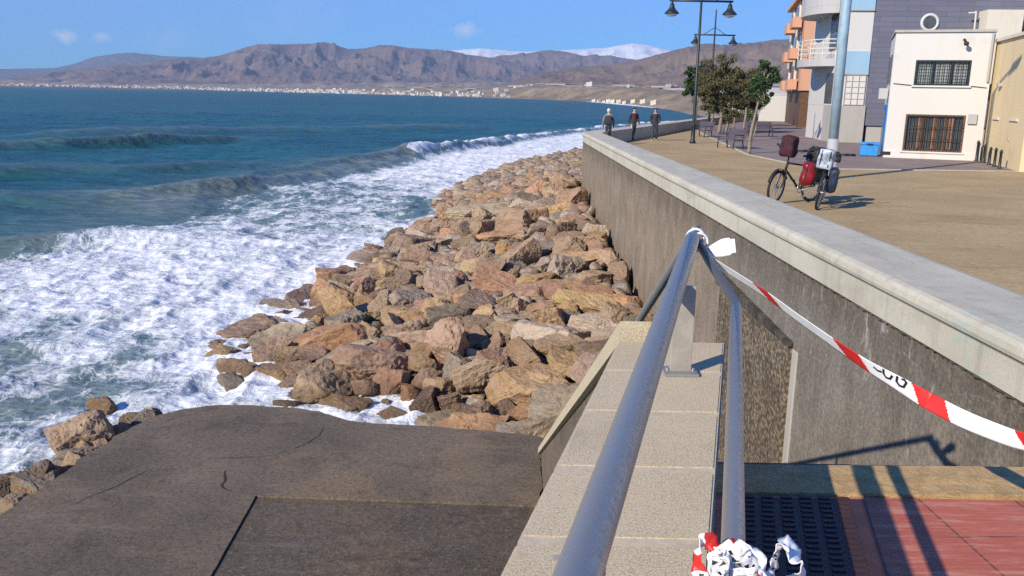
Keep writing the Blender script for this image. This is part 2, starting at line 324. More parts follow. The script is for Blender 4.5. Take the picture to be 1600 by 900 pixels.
def terrain_mat(name, a, d, e, sc, gul=.5):
    b = NB(name); v = b.coord('World')
    c = b.mix(b.rng(b.noise(v, sc, 8, .68), .38, .62), a, d); c = b.mix(b.rng(b.noise(v, sc*4, 7, .7), .5, .68, 0, .7), c, e)
    c = b.mix(b.rng(b.noise(v, sc*12, 5, .75), .5, .7, 0, gul), c, b.mix(1.0, c, (.5, .5, .5), 'MULTIPLY'))
    return b.done(c, .95, b.bump(b.noise(v, sc*10, 8, .75), 1.0, .12/sc/10), spec=.1)
MAT['mountain'] = terrain_mat('dry_mountain_slope', (.165, .115, .10), (.105, .085, .088), (.235, .18, .145), .0022)
MAT['hill'] = terrain_mat('dry_brown_hill', (.19, .135, .095), (.135, .10, .08), (.25, .19, .135), .0025)
MAT['plain'] = terrain_mat('coastal_plain_scrub', (.31, .24, .17), (.165, .135, .10), (.46, .375, .27), .006)
MAT['farridge'] = terrain_mat('distant_slope', (.10, .085, .085), (.08, .07, .075), (.12, .10, .095), .0006)
MAT['snow'] = terrain_mat('snow_field', (.82, .83, .85), (.74, .76, .80), (.55, .56, .60), .0007, .25)
MAT['greenhouse'] = simple('dusty_greenhouse_sheet', (.36, .33, .30), (.27, .245, .22), .02, .8, bump=0, coord='World')

# ------------------------------------------------------------------ builders
def link(name, me, mat=None, parent=None, smooth=False):
    o = bpy.data.objects.new(name, me); COL.objects.link(o)
    if mat is not None:
        for m in (mat if isinstance(mat, (list, tuple)) else [mat]): me.materials.append(m)
    if smooth: me.polygons.foreach_set('use_smooth', [True]*len(me.polygons))
    if parent is not None: o.parent = parent
    return o
def obj(name, bm, mat, parent=None, smooth=False):
    bmesh.ops.recalc_face_normals(bm, faces=bm.faces[:])
    me = bpy.data.meshes.new(name); bm.to_mesh(me); bm.free(); return link(name, me, mat, parent, smooth)
def thing(name, label, cat, loc=(0, 0, 0), rz=0, group=None):
    o = bpy.data.objects.new(name, None); COL.objects.link(o); o.location = loc; o.rotation_euler = (0, 0, rz); o.empty_display_size = .2
    return tag(o, label, cat, group)
def tag(o, label, cat, group=None, kind=None):
    o['label'] = label; o['category'] = cat
    if group: o['group'] = group
    if kind: o['kind'] = kind
    return o
def struct(o): o['kind'] = 'structure'; return o
def box(bm, c, s, rz=0, mi=0, tilt=None):
    r = bmesh.ops.create_cube(bm, size=1)
    M = Matrix.Translation(c) @ Matrix.Rotation(rz, 4, 'Z')
    if tilt is not None: M = M @ tilt
    bmesh.ops.transform(bm, matrix=M @ Matrix.Diagonal((*s, 1)), verts=r['verts'])
    if mi:
        for f in {f for v in r['verts'] for f in v.link_faces}: f.material_index = mi
    return r['verts']
def bx(bm, x0, x1, y0, y1, z0, z1, mi=0): return box(bm, ((x0+x1)/2, (y0+y1)/2, (z0+z1)/2), (x1-x0, y1-y0, z1-z0), 0, mi)
def tube(bm, pts, r, n=10, cap=True):
    pts = [Vector(p) for p in pts]; rs = r if isinstance(r, (list, tuple)) else [r]*len(pts); rings = []; up = None
    for i, p in enumerate(pts):
        d = (pts[min(i+1, len(pts)-1)]-pts[max(i-1, 0)]).normalized()
        if up is None: up = d.orthogonal().normalized()
        up = (up-d*up.dot(d)).normalized(); s = d.cross(up)
        rings.append([bm.verts.new(p+(up*math.cos(2*math.pi*k/n)+s*math.sin(2*math.pi*k/n))*rs[i]) for k in range(n)])
    for a, b in zip(rings, rings[1:]):
        for k in range(n): bm.faces.new((a[k], a[(k+1) % n], b[(k+1) % n], b[k]))
    if cap: bm.faces.new(rings[0][::-1]); bm.faces.new(rings[-1])
def smooth_path(pts, n=8):
    P = [Vector(p) for p in pts]; out = []
    for i in range(len(P)-1):
        a, b, c, d = P[max(i-1, 0)], P[i], P[i+1], P[min(i+2, len(P)-1)]
        for k in range(n):
            t = k/n; out.append(.5*((2*b)+(c-a)*t+(2*a-5*b+4*c-d)*t*t+(3*b-a-3*c+d)*t**3))
    return out+[P[-1]]
def torus(bm, c, R0, r, axis='X', n=40, m=8, rot=None):
    rings = []
    for i in range(n):
        a = 2*math.pi*i/n; ring = []
        for k in range(m):
            q = 2*math.pi*k/m; rr = R0+r*math.cos(q); p = Vector((r*math.sin(q), rr*math.cos(a), rr*math.sin(a)))
            if axis == 'Z': p = Vector((p.y, p.z, p.x))
            if axis == 'Y': p = Vector((p.y, p.x, p.z))
            ring.append(bm.verts.new(Vector(c)+p))
        rings.append(ring)
    for i in range(n):
        a, b = rings[i], rings[(i+1) % n]
        for k in range(m): bm.faces.new((a[k], a[(k+1) % m], b[(k+1) % m], b[k]))
def lathe(bm, c, prof, n=20):
    rings = [[bm.verts.new((c[0]+r*math.cos(2*math.pi*k/n), c[1]+r*math.sin(2*math.pi*k/n), c[2]+z)) for k in range(n)] for r, z in prof]
    for a, b in zip(rings, rings[1:]):
        for k in range(n): bm.faces.new((a[k], a[(k+1) % n], b[(k+1) % n], b[k]))
    bm.faces.new(rings[0][::-1]); bm.faces.new(rings[-1])
def prism(bm, poly, z0, z1, mi=0):
    a = [bm.verts.new((x, y, z0)) for x, y in poly]; b = [bm.verts.new((x, y, z1)) for x, y in poly]
    fs = [bm.faces.new(a[::-1]), bm.faces.new(b)]; n = len(poly)
    for i in range(n): fs.append(bm.faces.new((a[i], a[(i+1) % n], b[(i+1) % n], b[i])))
    for f in fs: f.material_index = mi
def grid_mesh(name, X, Y, Z, attrs=None):
    r, c = X.shape; me = bpy.data.meshes.new(name)
    co = np.stack([X, Y, Z], -1).reshape(-1, 3).astype(np.float32)
    i = np.arange((r-1)*(c-1)); i = (i//(c-1))*c+i % (c-1)
    q = np.stack([i, i+1, i+c+1, i+c], -1).astype(np.int32).ravel(); nf = len(q)//4
    me.vertices.add(len(co)); me.vertices.foreach_set('co', co.ravel()); me.loops.add(len(q)); me.loops.foreach_set('vertex_index', q)
    me.polygons.add(nf); me.polygons.foreach_set('loop_start', np.arange(nf, dtype=np.int32)*4); me.polygons.foreach_set('loop_total', np.full(nf, 4, np.int32))
    me.polygons.foreach_set('use_smooth', np.ones(nf, bool)); me.update(calc_edges=True)
    for k, a in (attrs or {}).items():
        at = me.attributes.new(k, 'FLOAT', 'POINT'); at.data.foreach_set('value', a.astype(np.float32).ravel())
    return me
def bevel(bm, w, seg=2): bmesh.ops.bevel(bm, geom=bm.edges[:], offset=w, segments=seg, affect='EDGES', profile=.6, clamp_overlap=True)

# ------------------------------------------------------------------ sea
SEA = -4.2
SHORE = [(5, -.4), (13.9, -.4), (15.2, -.8), (16.3, -1.0), (17.2, -2.4), (18, -5.4), (19, -6.7), (21.6, -7.3), (27, -6.7), (33, -6.1), (45, -4.3), (59, -4.5), (85, -.2), (108, 8), (140, 24)]
def shore_x(y): return np.interp(y, [p[0] for p in SHORE], [p[1] for p in SHORE])
WALL = [(3.78, -4), (3.19, 41.6), (3.42, 42.7), (4.0, 44.4), (16.6, 79), (34, 120)]
def wall_x(y): return np.interp(y, [p[1] for p in WALL], [p[0] for p in WALL])
def build_sea():
    az = np.radians(np.linspace(-72, 40, 980)); r = np.concatenate([np.geomspace(3.5, 260, 1080), np.geomspace(261.5, 7000, 190)])
    A, D = np.meshgrid(az, r); X, Y = D*np.sin(A), D*np.cos(A)
    brk = lambda y: np.interp(y, [5, 20, 33, 42, 52, 66, 87, 120, 162, 230, 330], [-27, -24, -20.5, -18.8, -18.2, -14.6, -11.2, -2, 10, 40, 95])
    wob = (fbm(Y*.05, Y*0+3.1, 3, 5)-.5)*5
    d = (X-brk(Y)-wob)*.94
    lumpy = fbm(X*.35, Y*.16, 4, 11)
    along = sstep(40, 52, Y)
    hgt = (.35+.95*lumpy)*along*sstep(330, 200, Y)*(.40+.35*sstep(70, 100, Y))
    crest = np.where(d > 0, np.exp(-(d/1.1)**2), np.exp(-(d/4.2)**2))
    Z = hgt*crest
    def swell(pts, amp, wf, wb):
        xs = [p[1] for p in pts]; ys = [p[0] for p in pts]
        dd = (Y-np.interp(X, ys, xs)-(fbm(X*.08, Y*.0+7, 2, 31)-.5)*6)
        env = sstep(ys[0]-8, ys[0]+4, X)*sstep(ys[-1]+8, ys[-1]-4, X)*(.5+fbm(X*.13, Y*.05, 3, 23))
        return amp*env*np.where(dd < 0, np.exp(-(dd/wf)**2), np.exp(-(dd/wb)**2))
    sw = swell([(-82, 74), (-62, 84), (-48, 95), (-36, 113)], 1.0, 2.2, 6)
    sw += swell([(-64, 118), (-30, 150), (-8, 172)], .8, 5, 14) + swell([(-31, 50), (-24, 52), (-17, 60)], .55, 1.8, 4) + swell([(-26, 34), (-21, 35.5), (-17, 38)], .6, 1.4, 3) + swell([(-40, 62), (-30, 67), (-22, 78)], .6, 2.2, 6)
    Z += sw
    mid = swell([(-20, 70), (-10, 96), (0, 120)], .5, 2.5, 7); Z += mid
    off = sstep(2, -10, d); ch = fbm(X*.16, Y*.28, 5, 41)-.5; Z += ch*(.75*off+.25)*np.clip(1-D/1500, .15, 1)
    surf = sstep(-1, 3, d)
    t1 = fbm(X*.75, Y*.5, 5, 51, .55, True)-.5; Z += surf*t1*.30*sstep(260, 60, D)
    t2 = fbm(X*1.9, Y*1.4, 3, 57, .5)-.5; Z += surf*t2*.13*sstep(120, 30, D)
    Z += crest*along*(fbm(X*.8, Y*.5, 4, 61)-.40)*.45*sstep(330, 200, Y)
    # foam: whitewater shoreward of the breaking line, crest foam, thin streaks and runs near the rocks
    pat = .55*fbm(X*.10, Y*.055, 4, 71)+.45*fbm(X*.42, Y*.24, 4, 73)
    foam = surf*(.43+1.5*(pat-.47))*sstep(-1, 13, d+1.5)
    foam = np.maximum(foam, surf*sstep(40, 75, Y)*.80)
    foam = np.maximum(foam, crest*np.where(d > -.7, 1, 0)*along*sstep(.42, .62, lumpy-.22+.36*sstep(72, 100, Y))*.9*sstep(64, 80, Y))
    foam *= 1-.55*sstep(40, 25, Y)*sstep(-16, -24, X)
    toe = np.exp(-np.clip(shore_x(Y)-X, 0, 50)/2.2)*sstep(10, 15, Y); foam = np.maximum(foam, surf*(.48+.45*toe))
    run = np.exp(-((X+14)/5.5)**2)*np.exp(-((Y-31)/9)**2); foam = np.maximum(foam, foam+.32*run)
    calm = np.exp(-((X+11.5)/3.8)**2)*np.exp(-((Y-18)/4.2)**2); foam -= .13*calm
    calm2 = np.exp(-((X+5.2)/1.6)**2)*np.exp(-((Y-50)/6)**2); foam -= .45*calm2
    foam = np.maximum(foam, off*.16*sstep(.60, .75, fbm(X*.07, Y*.2, 4, 83))*sstep(300, 60, D))
    foam = np.clip(foam, 0, 1)
    turb = np.clip(sstep(-14, 2, d)*.55*sstep(150, 40, D) + sw*.5 + calm*.55 + crest*along*.8*sstep(400, 150, Y), 0, 1)
    me = grid_mesh('sea', X, Y, SEA+Z, {'foam': foam, 'turbid': turb})
    struct(link('sea', me, MAT['water']))
build_sea()

# ------------------------------------------------------------------ land far off: plain, hills, mountains, snow
def az_of(px): r = ray(px, 150); return math.atan2(r.x, r.y)
def elev(px, py): r = ray(px, py); return r.z/math.hypot(r.x, r.y)
def sil(pts, A): return np.interp(A, [az_of(p[0]) for p in pts], [elev(*p) for p in pts])
def build_ridge(name, pts, r0, r1, mat, seed, rough=.35, cols=900, rows=90, base=-8, a0=-200, a1=2000, freq=1.0):
    A1 = np.linspace(az_of(a0), az_of(a1), cols); T = np.linspace(0, 1.35, rows); A, T = np.meshgrid(A1, T)
    rr = r0+(r1-r0)*T; X, Y = rr*np.sin(A), rr*np.cos(A)
    top = np.maximum(sil(pts, A), 0)*r1+CAM_Z
    prof = np.where(T < 1, sstep(-.1, 1.0, T)**1.25, 1-(T-1)*.8)
    k = 7.0/(r1-r0)*freq
    rn = fbm(X*k, Y*k, 7, seed, .55, True); warp = fbm(X*k*.5, Y*k*.5, 3, seed+9)
    Z = base+(top-base)*prof*(1-rough*(1-rn)*1.6*sstep(1.08, .75, T)-.15*rough*(warp)*sstep(1.0, .6, T))
    edge = sstep(1.02, .93, T); Z = Z*1.0
    return struct(link(name, grid_mesh(name, X, Y, Z), mat))
SNOW = [(560, 120), (640, 92), (690, 79), (720, 77), (750, 75), (800, 79), (850, 79), (880, 77), (935, 75), (960, 71), (985, 67), (1010, 70), (1035, 76), (1065, 79), (1120, 95), (1250, 120)]
BLUE = [(-260, 112), (0, 107), (90, 106), (120, 99), (150, 88), (190, 82), (215, 81), (250, 86), (300, 88), (340, 92), (420, 110), (600, 150)]
MAIN = [(-260, 135), (0, 122), (40, 118), (100, 109), (150, 104), (200, 99), (240, 95), (280, 89), (310, 88), (345, 84), (380, 73), (410, 67), (450, 64), (500, 63), (525, 66), (545, 74), (560, 75), (590, 69), (620, 68), (650, 71), (690, 76), (730, 82), (770, 88), (830, 104), (900, 125), (1000, 150), (1900, 175)]
MIDR = [(560, 150), (700, 112), (740, 92), (790, 83), (830, 79), (857, 76), (880, 79), (920, 83), (960, 86), (1010, 95), (1100, 120), (1400, 165), (2000, 180)]
RIGHT = [(640, 155), (760, 138), (800, 128), (850, 112), (900, 103), (950, 99), (985, 92), (1020, 82), (1055, 71), (1090, 66), (1130, 66), (1160, 64), (1205, 58), (1300, 50), (1450, 40), (1700, 45), (2000, 60)]
build_ridge('snowy_mountains', SNOW, 19000, 24000, MAT['snow'], 3, .12)
build_ridge('distant_mountains', BLUE, 15000, 19000, MAT['farridge'], 13, .2)
build_ridge('mountains', MAIN, 7600, 10500, MAT['mountain'], 21, .62)
build_ridge('mountain_spur', MIDR, 8600, 12000, MAT['mountain'], 37, .55)
build_ridge('brown_hills', RIGHT, 3300, 5600, MAT['hill'], 45, .5)
COAST = [(-300, 6200), (0, 6000), (200, 6300), (420, 4700), (590, 3200), (750, 2050), (900, 1280), (950, 1050), (1000, 760), (1045, 520), (1075, 400), (1120, 300), (1300, 210), (1700, 150), (2200, 120)]
def coast_r(A): return np.interp(A, [az_of(p[0]) for p in COAST], [p[1] for p in COAST])
def plain_z(A, rr):
    c = coast_r(A)*(1+.035*(fbm(A*40, A*0, 3, 99)-.5)); t = rr-c
    bench = sstep(az_of(700), az_of(900), A)
    u = fbm(A*60, np.log(rr)*14, 5, 77)
    low = np.clip(t, -60, 60)*.03
    terrace = np.minimum(26, c*.016)*bench*sstep(40, 420, t+120*(u-.5))*(.85+.25*u)
    return SEA-.2+low+terrace+np.clip(t-200, 0, None)*(.017-.004*bench)*(.6+.8*u)
def build_plain():
    A1 = np.linspace(az_of(-300), az_of(2200), 760); T = np.linspace(0, 1, 130)**2.2; A, T = np.meshgrid(A1, T)
    c = coast_r(A); rr = c-40+(np.maximum(9300-c, 3000))*T; X, Y = rr*np.sin(A), rr*np.cos(A)
    struct(link('coastal_plain', grid_mesh('coastal_plain', X, Y, plain_z(A, rr)), MAT['plain']))
build_plain()
hz = bmesh.new(); bx(hz, -26000, 26000, -3000, 27000, -9.5, 2600)
hm = bpy.data.materials.new('thin_sea_haze'); hm.use_nodes = True; hm.node_tree.nodes.clear()
_o = hm.node_tree.nodes.new('ShaderNodeOutputMaterial'); _v = hm.node_tree.nodes.new('ShaderNodeVolumePrincipled')
_v.inputs['Color'].default_value = (.52, .70, 1, 1); _v.inputs['Density'].default_value = 4.4e-5; hm.node_tree.links.new(_v.outputs[0], _o.inputs['Volume'])
h = obj('haze', hz, hm); h['kind'] = 'stuff'; h['label'] = 'thin blue haze lying over the bay'; h['category'] = 'haze'

# houses of the towns round the bay
def town():
    protos = []
    for k in range(3):
        bm = bmesh.new(); wd = (9, 14, 20)[k]; hh = (6, 9, 12)[k]
        bx(bm, -wd/2, wd/2, -4, 4, -6, hh); bx(bm, -wd/2-.3, wd/2+.3, -4.3, 4.3, hh, hh+.6); bx(bm, wd*.1, wd*.35, -2, 2, hh+.6, hh+2.6)
        for i in range(3+k):
            for j in range(int(hh//3)): x = -wd/2+wd*(i+.5)/(3+k); bx(bm, x-.6, x+.6, -4.06, -4.01, j*3+.9, j*3+2.3, 1)
        bmesh.ops.recalc_face_normals(bm, faces=bm.faces[:]); me = bpy.data.meshes.new('house'); bm.to_mesh(me); bm.free()
        me.materials.append(MAT['white'] if k != 1 else MAT['cream']); me.materials.append(MAT['glass']); protos.append(me)
    n = 0; R2 = random.Random(5)
    def put(px, dr, sc, lab, grp, kinds=(0, 1, 2)):
        a = az_of(px); rr = float(coast_r(np.array([a]))[0])+dr
        z = float(plain_z(np.array([a]), np.array([rr]))[0])
        o = bpy.data.objects.new('far_house', protos[R2.choice(kinds)]); COL.objects.link(o)
        o.location = (rr*math.sin(a), rr*math.cos(a), z); o.rotation_euler.z = -a+R2.uniform(-.5, .5); s = sc*R2.uniform(.7, 1.3); o.scale = (s, s, s); tag(o, lab, 'house', grp)
    for i in range(240):
        px = R2.choice((R2.uniform(-10, 560), R2.gauss(170, 70), R2.gauss(60, 50)))
        put(px, abs(R2.gauss(60, 420)), .95, 'tiny pale house in the town along the far shore under the mountains', 'houses of the far town')
    for i in range(46):
        put(R2.uniform(560, 800), abs(R2.gauss(90, 260)), .42, 'small pale house on the middle stretch of the bay shore', 'houses along the middle shore')
    for px, dr in ((928, 20), (936, 26), (944, 18), (951, 30), (958, 22), (967, 28), (976, 20), (990, 60), (1005, 70), (1022, 55)):
        put(px, dr, .30, 'low whitish beach house at the foot of the tan bluff across the water', 'beach houses below the bluff', (1,))
    for i in range(16):
        put(R2.uniform(770, 1075), R2.uniform(700, 1900), .6, 'small white farm shed on the brown terrace below the hills', 'farm sheds on the terrace')
town()
bm = bmesh.new(); R4 = random.Random(21)
for i in range(1100):
    a = az_of(R4.choice((R4.uniform(-30, 760), R4.gauss(170, 90), R4.gauss(420, 120)))); rr = float(coast_r(np.array([a]))[0])+abs(R4.gauss(40, 420)); k = rr/6200
    z = float(plain_z(np.array([a]), np.array([rr]))[0]); s1 = R4.uniform(7, 24)*k; h1 = R4.uniform(5, 15)*k
    box(bm, (rr*math.sin(a), rr*math.cos(a), z+h1/2-2), (s1, R4.uniform(8, 16)*k, h1+4), -a+R4.uniform(-.5, .5), R4.randrange(3))
o = obj('far_town', bm, [MAT['offwhite'], MAT['cream'], MAT['beigewall']]); tag(o, 'dense pale town strung along the far shore under the mountains', 'town', None, 'stuff')
# greenhouse sheets on the plain: pale flat fields
bm = bmesh.new(); R3 = random.Random(9)
for i in range(26):
    a = az_of(R3.uniform(600, 1080)); rr = float(coast_r(np.array([a]))[0])+R3.uniform(900, 2600); z = float(plain_z(np.array([a]), np.array([rr]))[0])
    box(bm, (rr*math.sin(a), rr*math.cos(a), z+1), (R3.uniform(25, 80), R3.uniform(60, 160), 4), -a+R3.uniform(-.3, .3))
o = obj('greenhouses', bm, MAT['greenhouse']); tag(o, 'far off pale greenhouse roofs spread over the coastal plain', 'greenhouses', None, 'stuff')

# ------------------------------------------------------------------ promenade ground
def offset_path(path, d):
    P = [Vector((p[0], p[1])) for p in path]; out = []
    for i, p in enumerate(P):
        t = ((P[min(i+1, len(P)-1)]-p).normalized()+(p-P[max(i-1, 0)]).normalized()).normalized(); out.append((p.x+t.y*d, p.y-t.x*d))
    return out
inner = offset_path(WALL, .9)
bm = bmesh.new(); prism(bm, inner+[(140, 330), (300, 120), (300, -6), (inner[0][0], -6)], -9, 0)
struct(obj('promenade', bm, MAT['sand']))
bm = bmesh.new()
pav = [(10.55, 30.3), (18.0, 30.9), (60, 30.9), (110, 170), (60, 170), (31, 118), (13.3, 64), (10.0, 37.4)]
prism(bm, pav, -.2, .012); struct(obj('paved_path', bm, MAT['paving']))
bm = bmesh.new()   # pale edging strip between sand and paving
edge = [(18.0, 30.9), (10.55, 30.3), (10.0, 37.4), (13.3, 64), (31, 118)]
for a, b in zip(edge, edge[1:]):
    a, b = Vector((*a, 0)), Vector((*b, 0)); d = b-a
    box(bm, (a+b)/2+Vector((0, 0, -.01)), (d.length, .12, .07), math.atan2(d.y, d.x))
struct(obj('path_edging', bm, MAT['coping']))

# ------------------------------------------------------------------ sea wall
wall = thing('sea_wall', 'long brown plastered sea wall with thick pale rounded coping beside the rocks', 'wall')
def sweep(bm, path, prof, mi=0):
    rows = []
    for d, z in prof: rows.append([bm.verts.new((x, y, z)) for x, y in offset_path(path, d)])
    n = len(prof)
    for i in range(n):
        a, b = rows[i], rows[(i+1) % n]
        for k in range(len(a)-1): bm.faces.new((a[k], a[k+1], b[k+1], b[k]))
    bm.faces.new([r[0] for r in rows]); bm.faces.new([r[-1] for r in rows][::-1])
def densify(path, step):
    out = []
    for a, b in zip(path, path[1:]):
        n = max(1, int(math.hypot(b[0]-a[0], b[1]-a[1])/step))
        for i in range(n): out.append((a[0]+(b[0]-a[0])*i/n, a[1]+(b[1]-a[1])*i/n))
    return out+[path[-1]]
bm = bmesh.new(); sweep(bm, WALL, [(.05, -6), (.05, .215), (.90, .215), (.90, -6)]); obj('wall_body', bm, MAT['wall'], wall)
bm = bmesh.new()
sweep(bm, WALL, [(.03, .217), (.03, .475), (.012, .50), (-.012, .515), (-.02, .55), (-.012, .60), (.015, .635), (.06, .652), (.85, .660), (.93, .645), (.96, .60), (.96, .02), (.94, .002), (.908, .002), (.908, .217)])
cp = obj('coping', bm, MAT['coping'], wall)
bm = bmesh.new()   # ragged mortar seam under the coping
seam = densify([p for p in WALL[:2]], .045)
vs = []
for i, (x, y) in enumerate(seam):
    k = random.uniform(-.006, .02); h2 = random.uniform(.02, .05)
    vs.append([bm.verts.new((x+.01+k, y, .216)), bm.verts.new((x+.02+k, y, .216-h2*.5)), bm.verts.new((x+.056, y, .216-h2))])
for a, b in zip(vs, vs[1:]):
    for k in range(2): bm.faces.new((a[k], b[k], b[k+1], a[k+1]))
obj('mortar_seam', bm, MAT['wall'], wall)
bm = bmesh.new()   # rough lower face behind the stairs with its ledge, and the pale edge of the smooth render
def wx(y): return float(wall_x(y))
def wall_strip(bm, y0, y1, z0, z1a, z1b, t0, n=40):
    rows = []
    for i in range(n+1):
        y = y0+(y1-y0)*i/n; zt = z1a+(z1b-z1a)*i/n
        rows.append([bm.verts.new((wx(y)+.07, y, z0)), bm.verts.new((wx(y)-t0, y, z0)), bm.verts.new((wx(y)-t0, y, zt)), bm.verts.new((wx(y)+.07, y, zt))])
    for a, b in zip(rows, rows[1:]):
        for k in range(4): bm.faces.new((a[k], b[k], b[(k+1) % 4], a[(k+1) % 4]))
    bm.faces.new(rows[0]); bm.faces.new(rows[-1][::-1])
wall_strip(bm, 10.75, 14.4, -5, -.80, -.62, .0); obj('rough_face', bm, MAT['pebble'], wall)
bm = bmesh.new(); wall_strip(bm, 10.72, 14.6, -.80, -.74, -.56, .03); obj('ledge', bm, MAT['rubble'], wall)
bm = bmesh.new(); bx(bm, 3.622, 3.72, 10.52, 10.71, -5, -.82); bevel(bm, .015); obj('render_edge', bm, MAT['beigewall'], wall)

# ------------------------------------------------------------------ landing, stair, low stone wall
L = .7; ST = 1.25
dirR = Vector((.254, 1, 0)).normalized(); nR = Vector((dirR.y, -dirR.x, 0))          # along the rail, to its right
def along(y, base=(.95, 3.69)): return base[0]+(y-base[1])*.254
KY0, KY1 = 3.32, 3.60
bm = bmesh.new(); prism(bm, [(along(-3)-.05, -3), (3.66, -3), (3.66, KY0-.006), (along(KY0)-.05, KY0-.006)], -4.5, L); struct(obj('landing', bm, MAT['tile']))
bm = bmesh.new(); prism(bm, [(along(KY0)-.02, KY0), (3.66, KY0+.05), (3.66, KY1+.05), (along(KY1)-.02, KY1)], L-.35, L+.012)
bmesh.ops.subdivide_edges(bm, edges=bm.edges[:], cuts=6, use_grid_fill=True)
for v in bm.verts:
    q = mnoise.noise(v.co*9)*.008; v.co.z += q if v.co.z > L else 0; v.co.y += mnoise.noise(v.co*7+Vector((3, 1, 2)))*.01 if v.co.y > KY0+.1 else 0
kb = obj('kerb', bm, MAT['kerb']); tag(kb, 'rough ochre stone kerb at the far edge of the red tiles', 'kerb')
bm = bmesh.new()   # tactile paving: a strip of raised bars
x0 = along(3.0)+.14
prism(bm, [(along(1.2)+.06, 1.2), (along(1.2)+.62, 1.2), (along(3.29)+.62, 3.29), (along(3.29)+.06, 3.29)], L-.1, L+.004)
for j in range(52):
    y = 1.25+j*.04
    for i in range(6):
        x = along(y)+.14+i*.078; box(bm, (x, y, L+.006), (.045, .018, .006), R(-3))
tp = obj('tactile_paving', bm, MAT['tactile']); struct(tp)
low = thing('low_stone_wall', 'low wall capped with cream cast stone blocks beside the red tiled landing', 'wall')
bm = bmesh.new(); ys = [-2.0, -1.55, -1.1, -.65, -.2, .23, .65, 1.07, 1.49, 1.91, 2.33, 2.79, 3.24, 3.69]
for a, b in zip(ys, ys[1:]):
    g = .011; a, b = a+g, b-g
    rr = [(along(a), a), (along(b), b)]; wl = .475
    b0 = len(bm.verts)
    prism(bm, [(rr[0][0]-wl, a), (rr[0][0], a), (rr[1][0], b), (rr[1][0]-wl, b)], ST-.09, ST)
bmesh.ops.bevel(bm, geom=[e for e in bm.edges if min(v.co.z for v in e.verts) > ST-.01], offset=.012, segments=2, affect='EDGES')
obj('coping_blocks', bm, MAT['stone'], low)
bm = bmesh.new(); prism(bm, [(along(-2)-.469, -2), (along(-2)-.006, -2), (along(3.684)-.006, 3.684), (along(3.684)-.469, 3.684)], ST-.085, ST-.003); obj('mortar', bm, MAT['mortar'], low)
bm = bmesh.new(); prism(bm, [(along(-2)-.44, -2), (along(-2)-.03, -2), (along(3.66)-.03, 3.66), (along(3.66)-.44, 3.66)], -4.6, ST-.087); obj('wall_body', bm, MAT['stone'], low)
# stair down to the slab
st = thing('stairway', 'concrete stair dropping from the landing to the rocks along the sea wall', 'stairs')
bm = bmesh.new(); n = 25
for i in range(n):
    y = KY1+.06+i*.354; bx(bm, .72, 3.63, y, y+.354+(.02 if i < n-1 else 0), -4.4, L-.17*(i+1))
obj('steps', bm, MAT['slab'], st)
def stringer_z(y): return .90-(y-4.6)*.488
bm = bmesh.new()
for (xa, xb, za, zb) in ((.53, .70, -6, -.10),):
    v = [bm.verts.new((x, y, z)) for x in (xa, xb) for (y, z) in ((3.72, -4.4), (13.25, -4.4), (13.25, stringer_z(13.25)+zb), (3.72, stringer_z(3.72)+zb))]
    bm.faces.new(v[:4]); bm.faces.new(v[4:][::-1])
    for i in range(4): bm.faces.new((v[i], v[(i+1) % 4], v[4+(i+1) % 4], v[4+i]))
obj('stair_side', bm, MAT['slab'], st)
bm = bmesh.new()
v = [bm.verts.new((x, y, z)) for x in (.485, .725) for (y, z) in ((3.72, stringer_z(3.72)-.098), (13.45, stringer_z(13.45)-.098), (13.45, stringer_z(13.45)), (3.72, stringer_z(3.72)))]
bm.faces.new(v[:4]); bm.faces.new(v[4:][::-1])
for i in range(4): bm.faces.new((v[i], v[(i+1) % 4], v[4+(i+1) % 4], v[4+i]))
obj('sloping_coping', bm, MAT['stone'], st)

# ------------------------------------------------------------------ handrail
hr = thing('handrail', 'double tubular steel handrail bolted on the cream stone wall', 'handrail', (0, 0, 0))
a, b = Vector((.11, 1.17, 1.61)), Vector((.95, 4.49, 1.61)); d = (b-a).normalized()
bm = bmesh.new(); tube(bm, [a-d*2.6, a, b], .0355, 24); obj('top_rail', bm, MAT['steel'], hr, True)
la, lb = Vector((.40, 1.39, 1.51)), Vector((.875, 3.28, 1.51)); d2 = (lb-la).normalized()
bm = bmesh.new(); tube(bm, [la-d2*2.6, la, lb], .022, 16); obj('lower_rail', bm, MAT['steel'], hr, True)
bm = bmesh.new(); tube(bm, smooth_path([lb-d2*.02, lb+d2*.05, (.905, 3.55, 1.52), (.935, 3.95, 1.535), (.95, 4.25, 1.56), (.952, 4.44, 1.59)], 6), .0205, 16); obj('rail_bend', bm, MAT['steel_dark'], hr, True)
def dn(y): return 1.61-(y-4.49)*.53
bm = bmesh.new(); tube(bm, smooth_path([(.93, 4.40, 1.612), (.95, 4.52, 1.59), (.952, 4.7, dn(4.7)), (.955, 7.4, dn(7.4)), (.955, 11.5, dn(11.5))], 5), .028, 16); obj('stair_rail', bm, MAT['steel_dull'], hr, True)
for y in (6.4, 10.6):
    bm = bmesh.new(); tube(bm, [(.955, y, dn(y)), (.955, y, L-.17*(int((y-KY1)/.354)+1))], .02, 10); obj('stair_post', bm, MAT['steel_dull'], hr, True)
